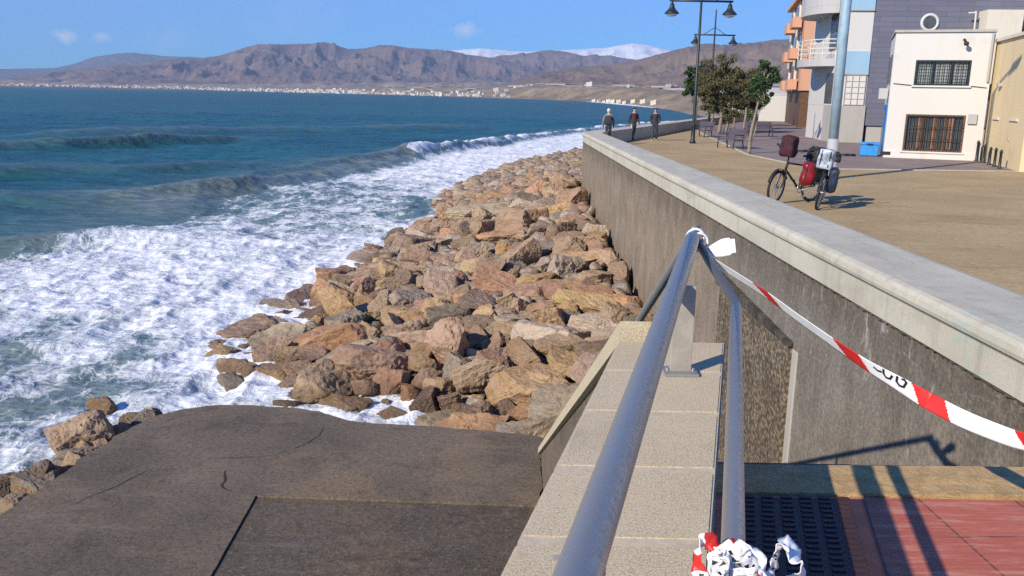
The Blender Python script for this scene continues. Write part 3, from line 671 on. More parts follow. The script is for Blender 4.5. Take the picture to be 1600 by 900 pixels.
for y in (3.235, 1.22, -.4):
    x = (.665 if y > 2 else .625)+(y-3.24)*.254
    bm = bmesh.new(); bx(bm, x-.042, x+.042, y-.01, y+.01, ST+.008, 1.60); bevel(bm, .003); p = obj('post', bm, MAT['plate'], hr)
    bm = bmesh.new(); bx(bm, x-.065, x+.065, y-.05, y+.05, ST+.001, ST+.012)
    for sx in (-.05, .05): lathe(bm, (x+sx, y, ST+.012), [(.009, 0), (.009, .008), (.005, .011)], 8)
    obj('base_plate', bm, MAT['steel_dull'], p)
    if y < 0: bm = bmesh.new(); tube(bm, smooth_path([(x+.03, y, 1.47), (x+.12, y, 1.455), (.41+(y-1.39)*.2513, y, 1.49)], 4), .009, 8); obj('bracket', bm, MAT['steel'], hr, True)

# ------------------------------------------------------------------ barrier tape
MAT['tape_white'] = simple('white_plastic_tape', (.78, .78, .78), (.70, .70, .71), 20, .4, bump=.1)
MAT['tape_red'] = simple('red_plastic_tape', (.62, .03, .025), (.52, .03, .025), 20, .4, bump=.1)
MAT['tape_print'] = simple('black_tape_print', (.02, .02, .022), None, 20, .5, bump=0)
def ribbon(name, mid, wv, red, parent=None, prints=None, thick=.0006):
    bm = bmesh.new(); rows = []; n = len(mid)
    for p, w_ in zip(mid, wv): rows.append([bm.verts.new(p+w_*k) for k in [j/10-.5 for j in range(11)]])
    for i, (a, b) in enumerate(zip(rows, rows[1:])):
        for k in range(10):
            f = bm.faces.new((a[k], b[k], b[k+1], a[k+1])); f.material_index = 1 if red(i/(n-1), (k+.5)/10) else 0
    o = obj(name, bm, [MAT['tape_white'], MAT['tape_red'], MAT['tape_print']], parent, True)
    m = o.modifiers.new('thickness', 'SOLIDIFY'); m.thickness = thick*2; m.offset = 0
    return o
key = [(1098, 398, 4.30, .42), (1140, 424, 4.05, .45), (1195, 459, 3.78, .42), (1250, 499, 3.54, .45), (1310, 541, 3.32, .50), (1355, 571, 3.18, .62), (1400, 597, 3.05, .82), (1450, 626, 2.92, 1.0), (1500, 652, 2.80, .98), (1550, 673, 2.69, .96), (1600, 690, 2.58, .92), (1660, 700, 2.45, .9), (1760, 690, 2.28, .9)]
mid = smooth_path([onY(x, y, Y) for x, y, Y, c in key], 40); cw = np.interp(np.linspace(0, len(key)-1, len(mid)), range(len(key)), [k[3] for k in key])
pxs = np.interp(np.linspace(0, len(key)-1, len(mid)), range(len(key)), [k[0] for k in key])
wv = []
for i, p in enumerate(mid):
    t = (mid[min(i+1, len(mid)-1)]-mid[max(i-1, 0)]).normalized(); view = (p-Vector((0, 0, CAM_Z))).normalized()
    u = view.cross(t).normalized(); u = u if u.z > 0 else -u; c = float(cw[i]); wv.append((u*c+t.cross(u)*math.sqrt(max(0, 1-c*c))).normalized()*.060)
N = len(mid)
def redf(s, t):
    x = np.interp(s, np.linspace(0, 1, N), pxs)+ (t-.5)*20
    return (1188 < x < 1212) or (1310 < x < 1350) or (1430 < x < 1480) or (1594 < x < 1650)
tape = thing('barrier_tape', 'long red and white barrier tape sagging from the rail end across the stair', 'tape', tuple(mid[0]))
tp = ribbon('tape_band', [p-mid[0] for p in mid], wv, redf, tape)
def onband(s, t, lift=.0016):
    f = s*(N-1); i = min(int(f), N-2); k = f-i; p = mid[i].lerp(mid[i+1], k); w_ = wv[i].lerp(wv[i+1], k); tt = (mid[i+1]-mid[i]).normalized(); nn = tt.cross(w_).normalized()
    nn = nn if nn.dot(Vector((0, 0, CAM_Z))-p) > 0 else -nn
    return p+w_*(t-.5)+nn*lift-mid[0]
bm = bmesh.new()
def s_of(px): return float(np.interp(px, pxs, np.linspace(0, 1, N)))
def stroke(pts, wd=.06):
    P = [Vector(p) for p in pts]
    for a, b in zip(P, P[1:]):
        d = (b-a); q = Vector((-d.y, d.x)); q = q.normalized()*wd if q.length else q
        e = d.normalized()*wd*.5
        qs = [a-e+Vector((q.x, q.y)), a-e-Vector((q.x, q.y)), b+e-Vector((q.x, q.y)), b+e+Vector((q.x, q.y))]
        bm.faces.new([bm.verts.new(onband(s_of(g0+gw*c.x), .42+.52*c.y)) for c in qs])
for g0, gw, gl in ((1366, 12, [(0, .55), (.5, .35), (1, .5)]), (1381, 13, [(0, 1), (.02, .4), (.35, .05), (.8, .15), (1, .7)]), (1401, 14, [(0, .95), (0, .3), (.4, 0), (.85, .1), (1, .8), (.75, 1), (.5, .95)])): stroke(gl, .13)
obj('print', bm, MAT['tape_print'], tape)
def crumple(name, c, loops, label, seed):
    t = thing(name, label, 'tape', c); r = random.Random(seed)
    for li, (pts, wid, rs) in enumerate(loops):
        m2 = smooth_path(pts, 11); ws = []; q = Vector((r.gauss(0, 1), r.gauss(0, 1), r.gauss(0, 1))).normalized(); m3 = []
        ph = r.uniform(0, 6.28); rate = r.uniform(-.22, .22); sd = Vector((r.uniform(0, 50), r.uniform(0, 50), 0))
        for i, p in enumerate(m2):
            tt = (m2[min(i+1, len(m2)-1)]-m2[max(i-1, 0)]).normalized(); q = (q-tt*q.dot(tt)).normalized()
            a = ph+rate*i+.9*mnoise.noise(p*22+sd); ws.append((q*math.cos(a)+tt.cross(q)*math.sin(a))*wid*(.60+.35*mnoise.noise(p*30+sd))); m3.append(p+Vector((mnoise.noise(p*40+sd), mnoise.noise(p*40-sd), mnoise.noise(p*40)))*.006)
        bm = bmesh.new(); rows = [[bm.verts.new(p+w_*k+w_.cross(Vector((0, 0, 1)))*(.14*(1-4*k*k)*math.sin(ph*3+li))+Vector((mnoise.noise((p+w_*k)*85), mnoise.noise((p+w_*k)*85+sd), mnoise.noise((p+w_*k)*85-sd)))*.0055) for k in (-.5, -.25, 0, .25, .5)] for p, w_ in zip(m3, ws)]; n = len(rows)
        for i, (a, b) in enumerate(zip(rows, rows[1:])):
            for k in range(4):
                f = bm.faces.new((a[k], b[k], b[k+1], a[k+1])); u = i/(n-1)
                f.material_index = 1 if any(x0 < u < x1 for x0, x1 in rs) else 2 if (r.random() < .09 and k in (1, 2)) else 0
        o = obj('tape_band', bm, [MAT['tape_white'], MAT['tape_red'], MAT['tape_print']], t, True); m = o.modifiers.new('thickness', 'SOLIDIFY'); m.thickness = .0012; m.offset = 0
    return t
# white flap where the tape is tied, the knot low on the inner rail and the loose end beside it
fl = thing('tape_end', 'white loose tape end standing up from the knot at the rail end', 'tape', (1.0, 4.3, 1.6))
kf = [onY(1102, 397, 4.3), onY(1116, 391, 4.27), onY(1134, 386, 4.24), onY(1149, 384, 4.2)]; m2 = smooth_path([p-Vector((1.0, 4.3, 1.6)) for p in kf], 6)
ribbon('tape_band', m2, [Vector((-.01, .02, .03+.055*min(1, i/10)))*(1 if i < 15 else .8) for i in range(len(m2))], lambda s, t: False, fl)
bm = bmesh.new(); torus(bm, (.93-1.0, 4.36-4.3, 0.01), .043, .008, 'Y', 16, 6); torus(bm, (.945-1.0, 4.34-4.3, -.01), .045, .007, 'Y', 16, 6); obj('knot', bm, MAT['tape_white'], fl, True)
c1 = Vector((.395, 1.375, 1.5))
ringp = lambda y0, y1, rr, n=9, ph=0: [(rr*math.cos(ph+2*math.pi*i/(n-1)*1.15), y0+(y1-y0)*i/(n-1), rr*math.sin(ph+2*math.pi*i/(n-1)*1.15)+.01) for i in range(n)]
crumple('tape_knot', c1, [(ringp(.0, -.03, .034), .04, [(.1, .25)]), (ringp(-.03, -.07, .037, 9, 1), .045, [(.5, .62)]), (ringp(-.06, -.10, .036, 9, 2), .04, [(.3, .38)]), (ringp(-.09, -.14, .034, 9, .5), .045, []),
    ([(-.02, -.01, .03), (-.05, .01, .045), (-.062, .0, .02), (-.055, -.03, -.03)], .042, [(.1, .32), (.62, .8)]), ([(-.01, -.02, .045), (.02, -.04, .06), (.03, -.08, .05), (.01, -.12, .03)], .035, [(.8, 1)]),
    ([(-.03, -.03, .04), (-.03, -.08, .05), (-.05, -.13, .03), (-.04, -.18, -.02)], .045, []), ([(.02, -.03, .03), (.045, -.07, .02), (.05, -.12, -.02), (.06, -.18, -.05)], .05, [(.7, 1)])], 'crumpled red and white tape knotted round the inner rail', 4)
crumple('tape_scrap', c1+Vector((.07, .01, -.02)), [([(-.03, -.05, -.05), (-.01, -.02, -.03), (.005, .0, .0), (.012, .01, .03), (.02, .012, .055)], .03, [(.0, .3)]), ([(.02, .012, .055), (.04, .01, .045), (.058, .0, .025), (.05, -.02, .0), (.03, -.035, -.03)], .075, []), ([(-.02, -.05, -.05), (.02, -.05, -.06), (.05, -.06, -.07), (.07, -.09, -.09)], .045, [(.2, .9)])], 'loose white tape tail curling up beside the inner rail knot', 9)

# ------------------------------------------------------------------ concrete slab by the water
def build_slab():
    out = [onz(*p, -3.5) for p in ((-160, 905), (-60, 845), (60, 765), (120, 722), (180, 683), (230, 655), (285, 638), (345, 632), (400, 633), (455, 637), (500, 642), (522, 651), (560, 659), (620, 663), (700, 668), (780, 675), (862, 685))]
    jt = onz(400, 774, -3.5); je = onz(850, 790, -3.5); jb = onz(250, 1040, -3.5)
    P = [(p.x, p.y) for p in out]; sl_ = thing('concrete_slab', 'weathered dark concrete slab jutting into the surf below the stone wall', 'slab')
    def poly(bm, pts, z, dep):
        vs = [bm.verts.new((x, y, z)) for x, y in pts]; f = bm.faces.new(vs)
        r = bmesh.ops.extrude_face_region(bm, geom=[f]); bmesh.ops.translate(bm, vec=(0, 0, -dep), verts=[v for v in r['geom'] if isinstance(v, bmesh.types.BMVert)])
    def ragged(pts, amp=.03, step=.12):
        o = []
        for i in range(len(pts)):
            a, b = Vector(pts[i]), Vector(pts[(i+1) % len(pts)]); n = max(1, int((b-a).length/step)); q = Vector((-(b-a).y, (b-a).x)).normalized(); am = .006 if max(a.y, b.y) < max(jt.y, je.y)+.05 and min(a.x, b.x) > jb.x-.2 else amp
            for k in range(n): p = a.lerp(b, k/n); o.append(tuple(p+q*am*(mnoise.noise(Vector((p.x*3, p.y*3, 1)))+.6*mnoise.noise(Vector((p.x*9, p.y*9, 4))))))
        return o
    up = P+[(.52, 13.2), (.52, je.y), (jt.x, jt.y), (jb.x, jb.y), (-6.5, 5), (-9, 5)]
    bm = bmesh.new(); poly(bm, ragged(up, .075), -3.5, 1.4)
    bmesh.ops.triangulate(bm, faces=bm.faces[:]); obj('upper_slab', bm, MAT['slab'], sl_)
    lowp = [(jt.x+.015, jt.y-.012), (.52, je.y-.012), (.52, 4), (jb.x+.015, 4), (jb.x+.015, jb.y)]
    bm = bmesh.new(); poly(bm, ragged(lowp, .018), -3.525, 1.3); bmesh.ops.triangulate(bm, faces=bm.faces[:]); obj('sunken_panel', bm, MAT['slab2'], sl_)
    # cracks as thin dark fissures
    bm = bmesh.new()
    for pts in (((505, 668), (500, 680), (478, 692), (455, 703), (425, 711)), ((350, 735), (352, 748), (347, 758), (360, 768)), ((425, 711), (390, 714), (330, 716)), ((240, 730), (180, 760), (110, 790))):
        q = smooth_path([onz(x, y, -3.497) for x, y in pts], 10); wds = [(.012+.012*abs(mnoise.noise(p*3)))*(0.2+math.sin(math.pi*i/(len(q)-1))) for i, p in enumerate(q)]
        q = [p+Vector((mnoise.noise(p*5)*.05, mnoise.noise(p*5+Vector((5, 5, 5)))*.05, 0)) for p in q]; rows = [[bm.verts.new(p+Vector((w_, w_*.7, 0))), bm.verts.new(p-Vector((w_, w_*.7, 0)))] for p, w_ in zip(q, wds)]
        for a, b in zip(rows, rows[1:]): bm.faces.new((a[0], a[1], b[1], b[0]))
    obj('crack', bm, MAT['void'], sl_)
build_slab()

# ------------------------------------------------------------------ rocks
def rock_mesh(k, flat=1.0, sub=5):
    r = random.Random(100+k); bm = bmesh.new(); bmesh.ops.create_icosphere(bm, subdivisions=sub, radius=1)
    planes = []
    for i in range(r.randint(7, 11)):
        n = Vector((r.gauss(0, 1), r.gauss(0, 1), r.gauss(0, .9))).normalized(); planes.append((n, r.uniform(.42, .78)))
    planes += [(Vector((r.uniform(-.25, .25), r.uniform(-.25, .25), 1)).normalized(), r.uniform(.42, .6)), (Vector((0, 0, -1)), .6)]
    sd = Vector((r.uniform(-50, 50), r.uniform(-50, 50), r.uniform(-50, 50)))
    ln_ = Vector((r.gauss(0, .35), r.gauss(0, .35), 1)).normalized(); lf = r.uniform(2.0, 4.0); lamp_ = r.uniform(.0, .05)
    for v in bm.verts:
        p = v.co.copy()
        for n, dd in planes:
            e = p.dot(n)-dd
            if e > 0: p -= n*e*.97
        q = p.normalized(); lay = p.dot(ln_)*lf+mnoise.noise(p*2.2+sd)*.8; lay -= math.floor(lay)
        p += q*(.05*mnoise.noise(p*1.6+sd)+.045*mnoise.noise(p*3.7+sd)+.035*mnoise.noise(p*8+sd)+.03*mnoise.noise(p*17+sd)+lamp_*(lay**2-.35)-.10*max(0, .32-abs(mnoise.noise(p*1.9-sd)))**2*3)
        v.co = p
    me = bpy.data.meshes.new('boulder'); 
    for v in bm.verts: v.co.z *= flat
    bm.to_mesh(me); bm.free()
    mx = max(abs(v.co.x) for v in me.vertices); my = max(abs(v.co.y) for v in me.vertices); mz = max(abs(v.co.z) for v in me.vertices)
    for v in me.vertices: v.co = (v.co.x/mx*.5, v.co.y/my*.5, v.co.z/mz*.5)
    me.materials.append(MAT['rock']); me.polygons.foreach_set('use_smooth', [False]*len(me.polygons)); return me
ROCKS = [rock_mesh(k) for k in range(26)]
TINT = {'tan': (.36, .275, .185), 'ochre': (.42, .30, .155), 'rusty orange': (.38, .225, .125), 'reddish': (.30, .19, .14), 'grey': (.26, .24, .20), 'pale grey': (.40, .35, .28), 'dark brown': (.18, .135, .105), 'brown': (.29, .21, .145), 'pinkish': (.37, .27, .21), 'dark grey': (.16, .15, .125)}
def zw(y): return np.interp(y, [12, 16, 23, 30, 41, 60, 100], [-3.25, -2.95, -2.75, -2.35, -1.9, -1.7, -1.9])
def bank(x, y):
    xs, xw = float(shore_x(y)), float(wall_x(y)); t = (x-xs)/(xw-xs)
    return -4.5+(float(zw(y))+4.5)*(max(t, -.3) if t < 0 else t**.85)
def hit_bank(px, py, lift=0.0):
    r = ray(px, py).normalized(); t = 8.0
    while t < 140:
        p = Vector((0, 0, CAM_Z))+r*t
        if p.z < bank(p.x, p.y)+lift: return p
        t += .05
    return None
rocks = []
def put_rock(p, sx, sy, sz, rz, tint, tilt=(0, 0), mesh=None):
    o = bpy.data.objects.new('boulder', mesh or random.choice(ROCKS)); COL.objects.link(o)
    o.location = p; o.scale = (sx, sy, sz); o.rotation_euler = (tilt[0], tilt[1], rz)
    c = [.74*q+.26*e for q, e in zip(TINT[tint], (.345, .26, .185))]; j = random.uniform(.88, 1.14); o.color = (c[0]*j, c[1]*j*random.uniform(.96, 1.04), c[2]*j*random.uniform(.9, 1.08), 1)
    rocks.append([o, tint, Vector(p), max(sx, sy), sx/ max(sz, .01)]); return o
HAND = [  # px, py, width px, height px, colour, tilt about y (degrees, + right side down), own label
 (408, 503, 120, 54, 'brown', -12, 'large brown boulder jutting furthest into the surf, with a dark cracked end'),
 (372, 566, 58, 48, 'tan', 0, 'wet tan boulder with foam round it beyond the slab end'),
 (505, 537, 165, 66, 'rusty orange', -16, 'long rusty brown boulder sloping up from the surf, longest near the water'),
 (445, 572, 100, 42, 'ochre', 0, 'low ochre boulder at the foam edge under the long rusty boulder'),
 (548, 556, 108, 42, 'pale grey', -14, 'pale flat slab of rock tilted over a dark gap near the foam'),
 (618, 588, 66, 58, 'reddish', 0, 'blocky reddish boulder standing at the back of the foam pool'),
 (668, 582, 58, 40, 'brown', 0, 'small brown boulder between the blocky reddish one and the grey wedge'),
 (672, 530, 128, 62, 'pinkish', -6, 'large pinkish boulder with a flat face and black shadow to its right'),
 (742, 512, 76, 62, 'dark brown', 14, 'dark wedge boulder leaning beside the large pinkish boulder'),
 (778, 553, 92, 62, 'reddish', 8, 'reddish slanted boulder between the grey wedge and the pitted block'),
 (868, 524, 128, 84, 'pale grey', 4, 'huge pale pitted block, largest boulder near the stair'),
 (890, 566, 92, 52, 'ochre', 6, 'yellow ochre boulder in front of the huge pitted block'),
 (838, 598, 150, 74, 'ochre', 4, 'huge layered ochre boulder just beyond the slab corner'),
 (748, 632, 84, 84, 'dark brown', 5, 'dark purple brown boulder standing at the slab edge'),
 (832, 644, 98, 42, 'rusty orange', 4, 'rusty orange boulder under the huge layered ochre one'),
 (806, 666, 66, 26, 'reddish', 0, 'low red boulder lying against the slab edge'),
 (716, 572, 70, 50, 'grey', 18, 'grey angular wedge with a clean flat face amid brown boulders'),
 (592, 424, 130, 48, 'tan', -12, 'broad tan slab of rock tilted up on the seaward slope'),
 (757, 420, 78, 48, 'tan', 6, 'squarish tan boulder with flat top in mid slope'),
 (832, 390, 98, 36, 'dark grey', 0, 'dark grey flat boulder in mid slope, darkest there'),
 (902, 406, 84, 42, 'ochre', 0, 'ochre knobbly boulder near the wall foot in mid slope'),
 (738, 466, 84, 42, 'rusty orange', 0, 'orange striped boulder in the middle of the heap'),
 (892, 447, 84, 42, 'ochre', 4, 'yellowish smooth boulder right of the red one'),
 (836, 455, 92, 42, 'reddish', -4, 'red ridge shaped boulder in the middle of the heap'),
 (958, 470, 92, 40, 'rusty orange', 0, 'orange boulder against the wall foot beside the stair rail'),
 (690, 384, 76, 36, 'ochre', 0, 'ochre boulder on the upper seaward slope'),
 (792, 370, 96, 32, 'rusty orange', -5, 'flat orange boulder behind the dark grey flat one'),
 (642, 442, 74, 40, 'grey', -6, 'grey boulder below the broad tilted tan slab'),
 (630, 496, 86, 46, 'ochre', 6, 'yellow tan boulder left of the middle of the heap'),
 (872, 332, 66, 44, 'ochre', 0, 'upright ochre boulder on the far slope near the wall'),
 (762, 336, 126, 32, 'pale grey', 0, 'long pale flat boulder lying across the far slope'),
 (545, 622, 98, 36, 'brown', 0, 'wet brown boulder lying in the foam pool beyond the slab'),
 (616, 638, 66, 24, 'tan', 8, 'low tan flat rock in the foam pool close to the slab'),
 (448, 628, 44, 15, 'dark brown', 0, 'small dark rock just showing above foam at the slab edge'),
 (492, 486, 66, 36, 'dark brown', -8, 'dark brown broken boulder behind the outermost boulder'),
 (575, 480, 84, 36, 'grey', -8, 'grey flat boulder washed by foam on the seaward side'),
 (690, 598, 54, 38, 'tan', 0, 'tan boulder behind the dark purple brown one'),
 (700, 470, 60, 40, 'tan', 0, 'tan angular boulder left of the orange striped one'),
 (800, 505, 74, 42, 'pale grey', 0, 'pale boulder behind the reddish slanted one'),
 (860, 480, 70, 40, 'brown', 8, 'brown cracked boulder behind the huge pitted block'),
 (930, 500, 66, 40, 'tan', 0, 'tan boulder tucked between the pitted block and the stair rail'),
 (560, 520, 60, 40, 'dark grey', 6, 'dark grey boulder in a shadowed hollow near the surf'),
 (640, 610, 44, 30, 'rusty orange', 0, 'small rusty rock at the inner side of the foam pool'),
]
for i, (px, py, wpx, hpx, tint, ty, lab) in enumerate(HAND):
    p = hit_bank(px, py+hpx*.1)
    if p is None: continue
    if p.z < -4.05: p = onz(px, py+hpx*.3, -4.15)
    s = p.y*1.03/F_PX; sz = max(.35, hpx*s*1.02); 
    o = put_rock(p-Vector((0, 0, sz*.10)), wpx*s*1.1, wpx*s*.85, sz*1.1, random.uniform(-.35, .35), tint, (R(random.uniform(-12, 10)), R(ty)), ROCKS[i % len(ROCKS)])
    tag(o, lab, 'boulder', 'boulders of the rock armour')
SLABROCKS = [(118, 692, 118, 62, 'tan', -16, 'tan boulder with a rusty foot beside the left edge of the slab'), (60, 752, 64, 46, 'dark grey', -10, 'dark grey boulder at the left edge of the slab'), (185, 680, 64, 28, 'brown', -20, 'narrow brown rock wedged between tan boulder and slab'), (125, 716, 70, 30, 'grey', -14, 'grey rock leaning on the slab edge below the tan boulder'), (12, 762, 56, 34, 'dark brown', 0, 'dark wet rock at the water left of the slab'), (20, 795, 70, 26, 'tan', -8, 'low tan rock under the near left corner of the slab'), (215, 655, 40, 18, 'dark grey', -16, 'small dark rock against the rounded slab corner'), (300, 660, 40, 20, 'rusty orange', 0, 'little orange rock awash off the rounded slab corner'), (160, 632, 44, 16, 'ochre', 0, 'ochre rock nearly covered by foam left of the slab')]
for i, (px, py, wpx, hpx, tint, ty, lab) in enumerate(SLABROCKS):
    z = -3.75 if py > 670 else -4.05
    p = onz(px, py, z); s = p.y/F_PX
    o = put_rock(p, wpx*s*1.08, wpx*s*.9, max(.4, hpx*s*1.5), R(-20), tint, (0, R(ty)), ROCKS[(i*5+3) % len(ROCKS)]); tag(o, lab, 'boulder', 'rocks beside the slab')
for i in range(15):
    k = i/14; px, py = 8+232*k+random.uniform(-8, 4), 800-148*k+random.uniform(-10, 2); z = -3.72-.1*random.random(); p = onz(px, py, z); sz = random.uniform(.3, .62)
    o = put_rock(p, sz*1.5, sz, sz*.8, R(-35)+random.uniform(-.4, .4), random.choice(('tan', 'grey', 'brown', 'dark grey', 'rusty orange')), (random.gauss(0, .25), random.gauss(0, .25)), ROCKS[(i*7+1) % len(ROCKS)])
    tag(o, ('nearest' if i == 0 else ('second', 'third', 'fourth', 'fifth', 'sixth', 'seventh', 'eighth', 'ninth', 'tenth', 'eleventh', 'twelfth', 'thirteenth', 'fourteenth', 'fifteenth')[i-1])+' small broken rock along the left edge of the slab, counting towards the sea', 'boulder', 'rocks beside the slab')
NH = len(rocks)
# fill the rest of the bank
cand = []
def free(p, r, k=.66):
    for q, rr in cand:
        if (p.x-q.x)**2+(p.y-q.y)**2 < (k*(r+rr))**2: return False
    return True
for o, t, p, s, f in rocks: cand.append((p, s*.42))
tints = ['tan']*5+['brown']*4+['ochre']*3+['grey']*3+['pinkish']*2+['reddish']*2+['rusty orange']*2+['pale grey']*3+['dark brown']*2+['dark grey']
fills = []
for smin, smax, tries in ((1.1, 1.6, 320), (.72, 1.1, 1300), (.42, .72, 4600)):
    for _ in range(tries):
        y = 14.6+ (random.random()**1.25)*38; xs, xw = float(shore_x(y)), float(wall_x(y)); x = random.uniform(xs-.4, xw-.15)
        if y < 15.6 and x < -.6: continue
        if .3 < x and y < 14.3: continue
        s = random.uniform(smin, smax); p = Vector((x, y, bank(x, y)))
        if x+s*.5 > xw+.05: continue
        if free(p, s*.45): cand.append((p, s*.45)); fills.append((p, s))
fills.sort(key=lambda a: -(a[1]/a[0].y))
near = fills[:300-NH]; rest = fills[300-NH:]
for p, s in near:
    h2 = s*random.uniform(.42, .74)
    put_rock(p+Vector((0, 0, .02+h2*.14)), s*random.uniform(1.05, 1.55), s*random.uniform(.75, 1.05), h2*1.1, random.uniform(0, 6.28), random.choice(tints), (R(random.gauss(0, 17)), R(random.gauss(-4, 17))))
# labels for the filler boulders: colour + shape + where they lie, counted outwards from the wall within each kind
def place_of(p):
    xs, xw = float(shore_x(p.y)), float(wall_x(p.y)); t = (p.x-xs)/(xw-xs)
    a = 'against the sea wall' if t > .86 else 'high on the bank' if t > .62 else 'halfway down' if t > .34 else 'low near the foam' if t > .12 else 'at the surf edge'
    b = 'beside the slab' if p.y < 17.5 else 'past the stair foot' if p.y < 22 else 'in the near heap' if p.y < 28 else 'in the middle heap' if p.y < 35 else 'before the wall corner' if p.y < 42 else 'beyond the wall corner'
    return a+' '+b
ORD = ['', 'second ', 'third ', 'fourth ', 'fifth ', 'sixth ', 'seventh ', 'eighth ', 'ninth ', 'tenth ']
cnt = {}
for o, t, p, s, f in sorted(rocks[NH:], key=lambda q: -q[3]):
    size = 'big' if s > 1.35 else 'middling' if s > .85 else 'small'
    shape = 'flat' if f > 2.3 else 'blocky' if f < 1.7 else 'angular'
    k = f'{size} {t} {shape} boulder {place_of(p)}'; i = cnt.get(k, 0); cnt[k] = i+1
    tag(o, (ORD[min(i, 9)]+('largest ' if i else '')+k), 'boulder', 'boulders of the rock armour')
def join_rocks(name, lst, mesh_list, tintf):
    V, Fc, off, C = [], [], 0, []
    for p, s in lst:
        me = random.choice(mesh_list); n = len(me.vertices); a = np.empty(n*3); me.vertices.foreach_get('co', a); a = a.reshape(-1, 3)
        h2 = s*random.uniform(.45, .75); a = a*np.array([s*random.uniform(1, 1.3), s, h2*1.2]); m = np.array((Matrix.Rotation(random.uniform(0, 6.28), 3, 'Z') @ Matrix.Rotation(random.gauss(0, .3), 3, 'X') @ Matrix.Rotation(random.gauss(0, .3), 3, 'Y')))
        a = a @ m.T+np.array(p); V.append(a); fi = np.empty(len(me.polygons)*3, np.int32); me.polygons.foreach_get('vertices', fi); Fc.append(fi+off); off += n
        t = [.72*q+.28*e for q, e in zip(TINT[random.choice(tints)], (.345, .26, .185))]; C.append(np.tile(np.array([*t, 1.0]), (n, 1)))
    V = np.concatenate(V); Fc = np.concatenate(Fc); me = bpy.data.meshes.new(name); nf = len(Fc)//3
    me.vertices.add(len(V)); me.vertices.foreach_set('co', V.astype(np.float32).ravel()); me.loops.add(len(Fc)); me.loops.foreach_set('vertex_index', Fc.astype(np.int32))
    me.polygons.add(nf); me.polygons.foreach_set('loop_start', np.arange(nf, dtype=np.int32)*3); me.polygons.foreach_set('loop_total', np.full(nf, 3, np.int32)); me.update(calc_edges=True)
    at = me.attributes.new('tint', 'FLOAT_COLOR', 'POINT'); at.data.foreach_set('color', np.concatenate(C).astype(np.float32).ravel())
    return me
LOW = [rock_mesh(60+k, 1.0, 2) for k in range(10)]
far = []
for _ in range(5200):
    y = random.uniform(48, 118); xs, xw = float(shore_x(y)), float(wall_x(y)); x = random.uniform(xs, xw-.2)
    if x > xs+26: continue
    far.append((Vector((x, y, bank(x, y)+random.uniform(-.1, .15))), random.uniform(.5, 1.3)))
small = []
for _ in range(2600):
    y = 14.4+random.random()**1.3*36; xs, xw = float(shore_x(y)), float(wall_x(y)); x = random.uniform(xs, xw-.1)
    if y < 15.6 and x < -.5: continue
    small.append((Vector((x, y, bank(x, y)-.34)), random.uniform(.18, .5)))
b = NB('small_stone'); at = b.n('ShaderNodeAttribute'); at.attribute_name = 'tint'; v = b.coord('World'); f_ = b.noise(v, 7, 6, .7)
MAT['small_stone'] = b.done(b.mix(b.rng(f_, .35, .6), b.mix(1.0, at.outputs['Color'], (.5, .47, .44), 'MULTIPLY'), at.outputs['Color']), .9, b.bump(f_, .7, .06), spec=.2)
o = link('rubble', join_rocks('rubble', [(Vector(p), s) for p, s in rest]+small+far, LOW, None), MAT['small_stone']); tag(o, 'small broken stones filling the gaps and the far end of the rock bank', 'rubble', None, 'stuff')
# bed under the stones
Y1 = np.linspace(13.2, 125, 240); T1 = np.linspace(-.15, 1.02, 60); T, Y = np.meshgrid(T1, Y1); xs = shore_x(Y); xw = wall_x(Y); X = xs+(xw-xs)*T
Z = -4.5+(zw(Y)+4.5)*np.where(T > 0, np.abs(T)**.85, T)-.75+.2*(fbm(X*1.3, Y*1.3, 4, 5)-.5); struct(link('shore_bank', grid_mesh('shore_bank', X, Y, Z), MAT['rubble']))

# ------------------------------------------------------------------ buildings
def facade_frame(a, b):            # local x runs from a to b, local -y faces the viewer
    a, b = Vector((*a, 0)), Vector((*b, 0)); d = b-a; return a, math.atan2(d.y, d.x), d.length
def barred_window(parent, x0, x1, z0, z1, nb, nh, glass, framem, depth=.16, y=0, curtains=False):
    bm = bmesh.new(); t = .07
    for c in ((x0, x0+t, z0, z1), (x1-t, x1, z0, z1), (x0+t, x1-t, z0, z0+t), (x0+t, x1-t, z1-t, z1)): bx(bm, c[0], c[1], y-.03, y+depth, c[2], c[3])
    k = 3
    for i in range(1, k): x = x0+(x1-x0)*i/k; bx(bm, x-.05, x+.05, y+.06, y+depth, z0+t, z1-t)
    wdw = obj('window', bm, framem, parent)
    bm = bmesh.new(); bx(bm, x0+t, x1-t, y+depth-.03, y+depth+.02, z0+t, z1-t); obj('pane', bm, glass, wdw)
    bm = bmesh.new()
    for i in range(1, nb): x = x0+(x1-x0)*i/nb; bx(bm, x-.014, x+.014, y-.06, y-.035, z0+.03, z1-.03)
    for j in range(1, nh): z = z0+(z1-z0)*j/nh; bx(bm, x0+.03, x1-.03, y-.075, y-.061, z-.012, z+.012)
    obj('bars', bm, MAT['dark_metal'], wdw)
    if curtains:
        bm = bmesh.new()
        for cx in (.25, .5, .78):
            x = x0+(x1-x0)*cx; bx(bm, x-.10, x+.10, y+depth-.075, y+depth-.04, z0+.1, z1-.1)
        obj('curtain', bm, MAT['curtain'], wdw)
    bm = bmesh.new(); bx(bm, x0-.08, x1+.08, y-.09, y-.002, z0-.07, z0-.005); obj('sill', bm, MAT['offwhite'], wdw)
    return wdw
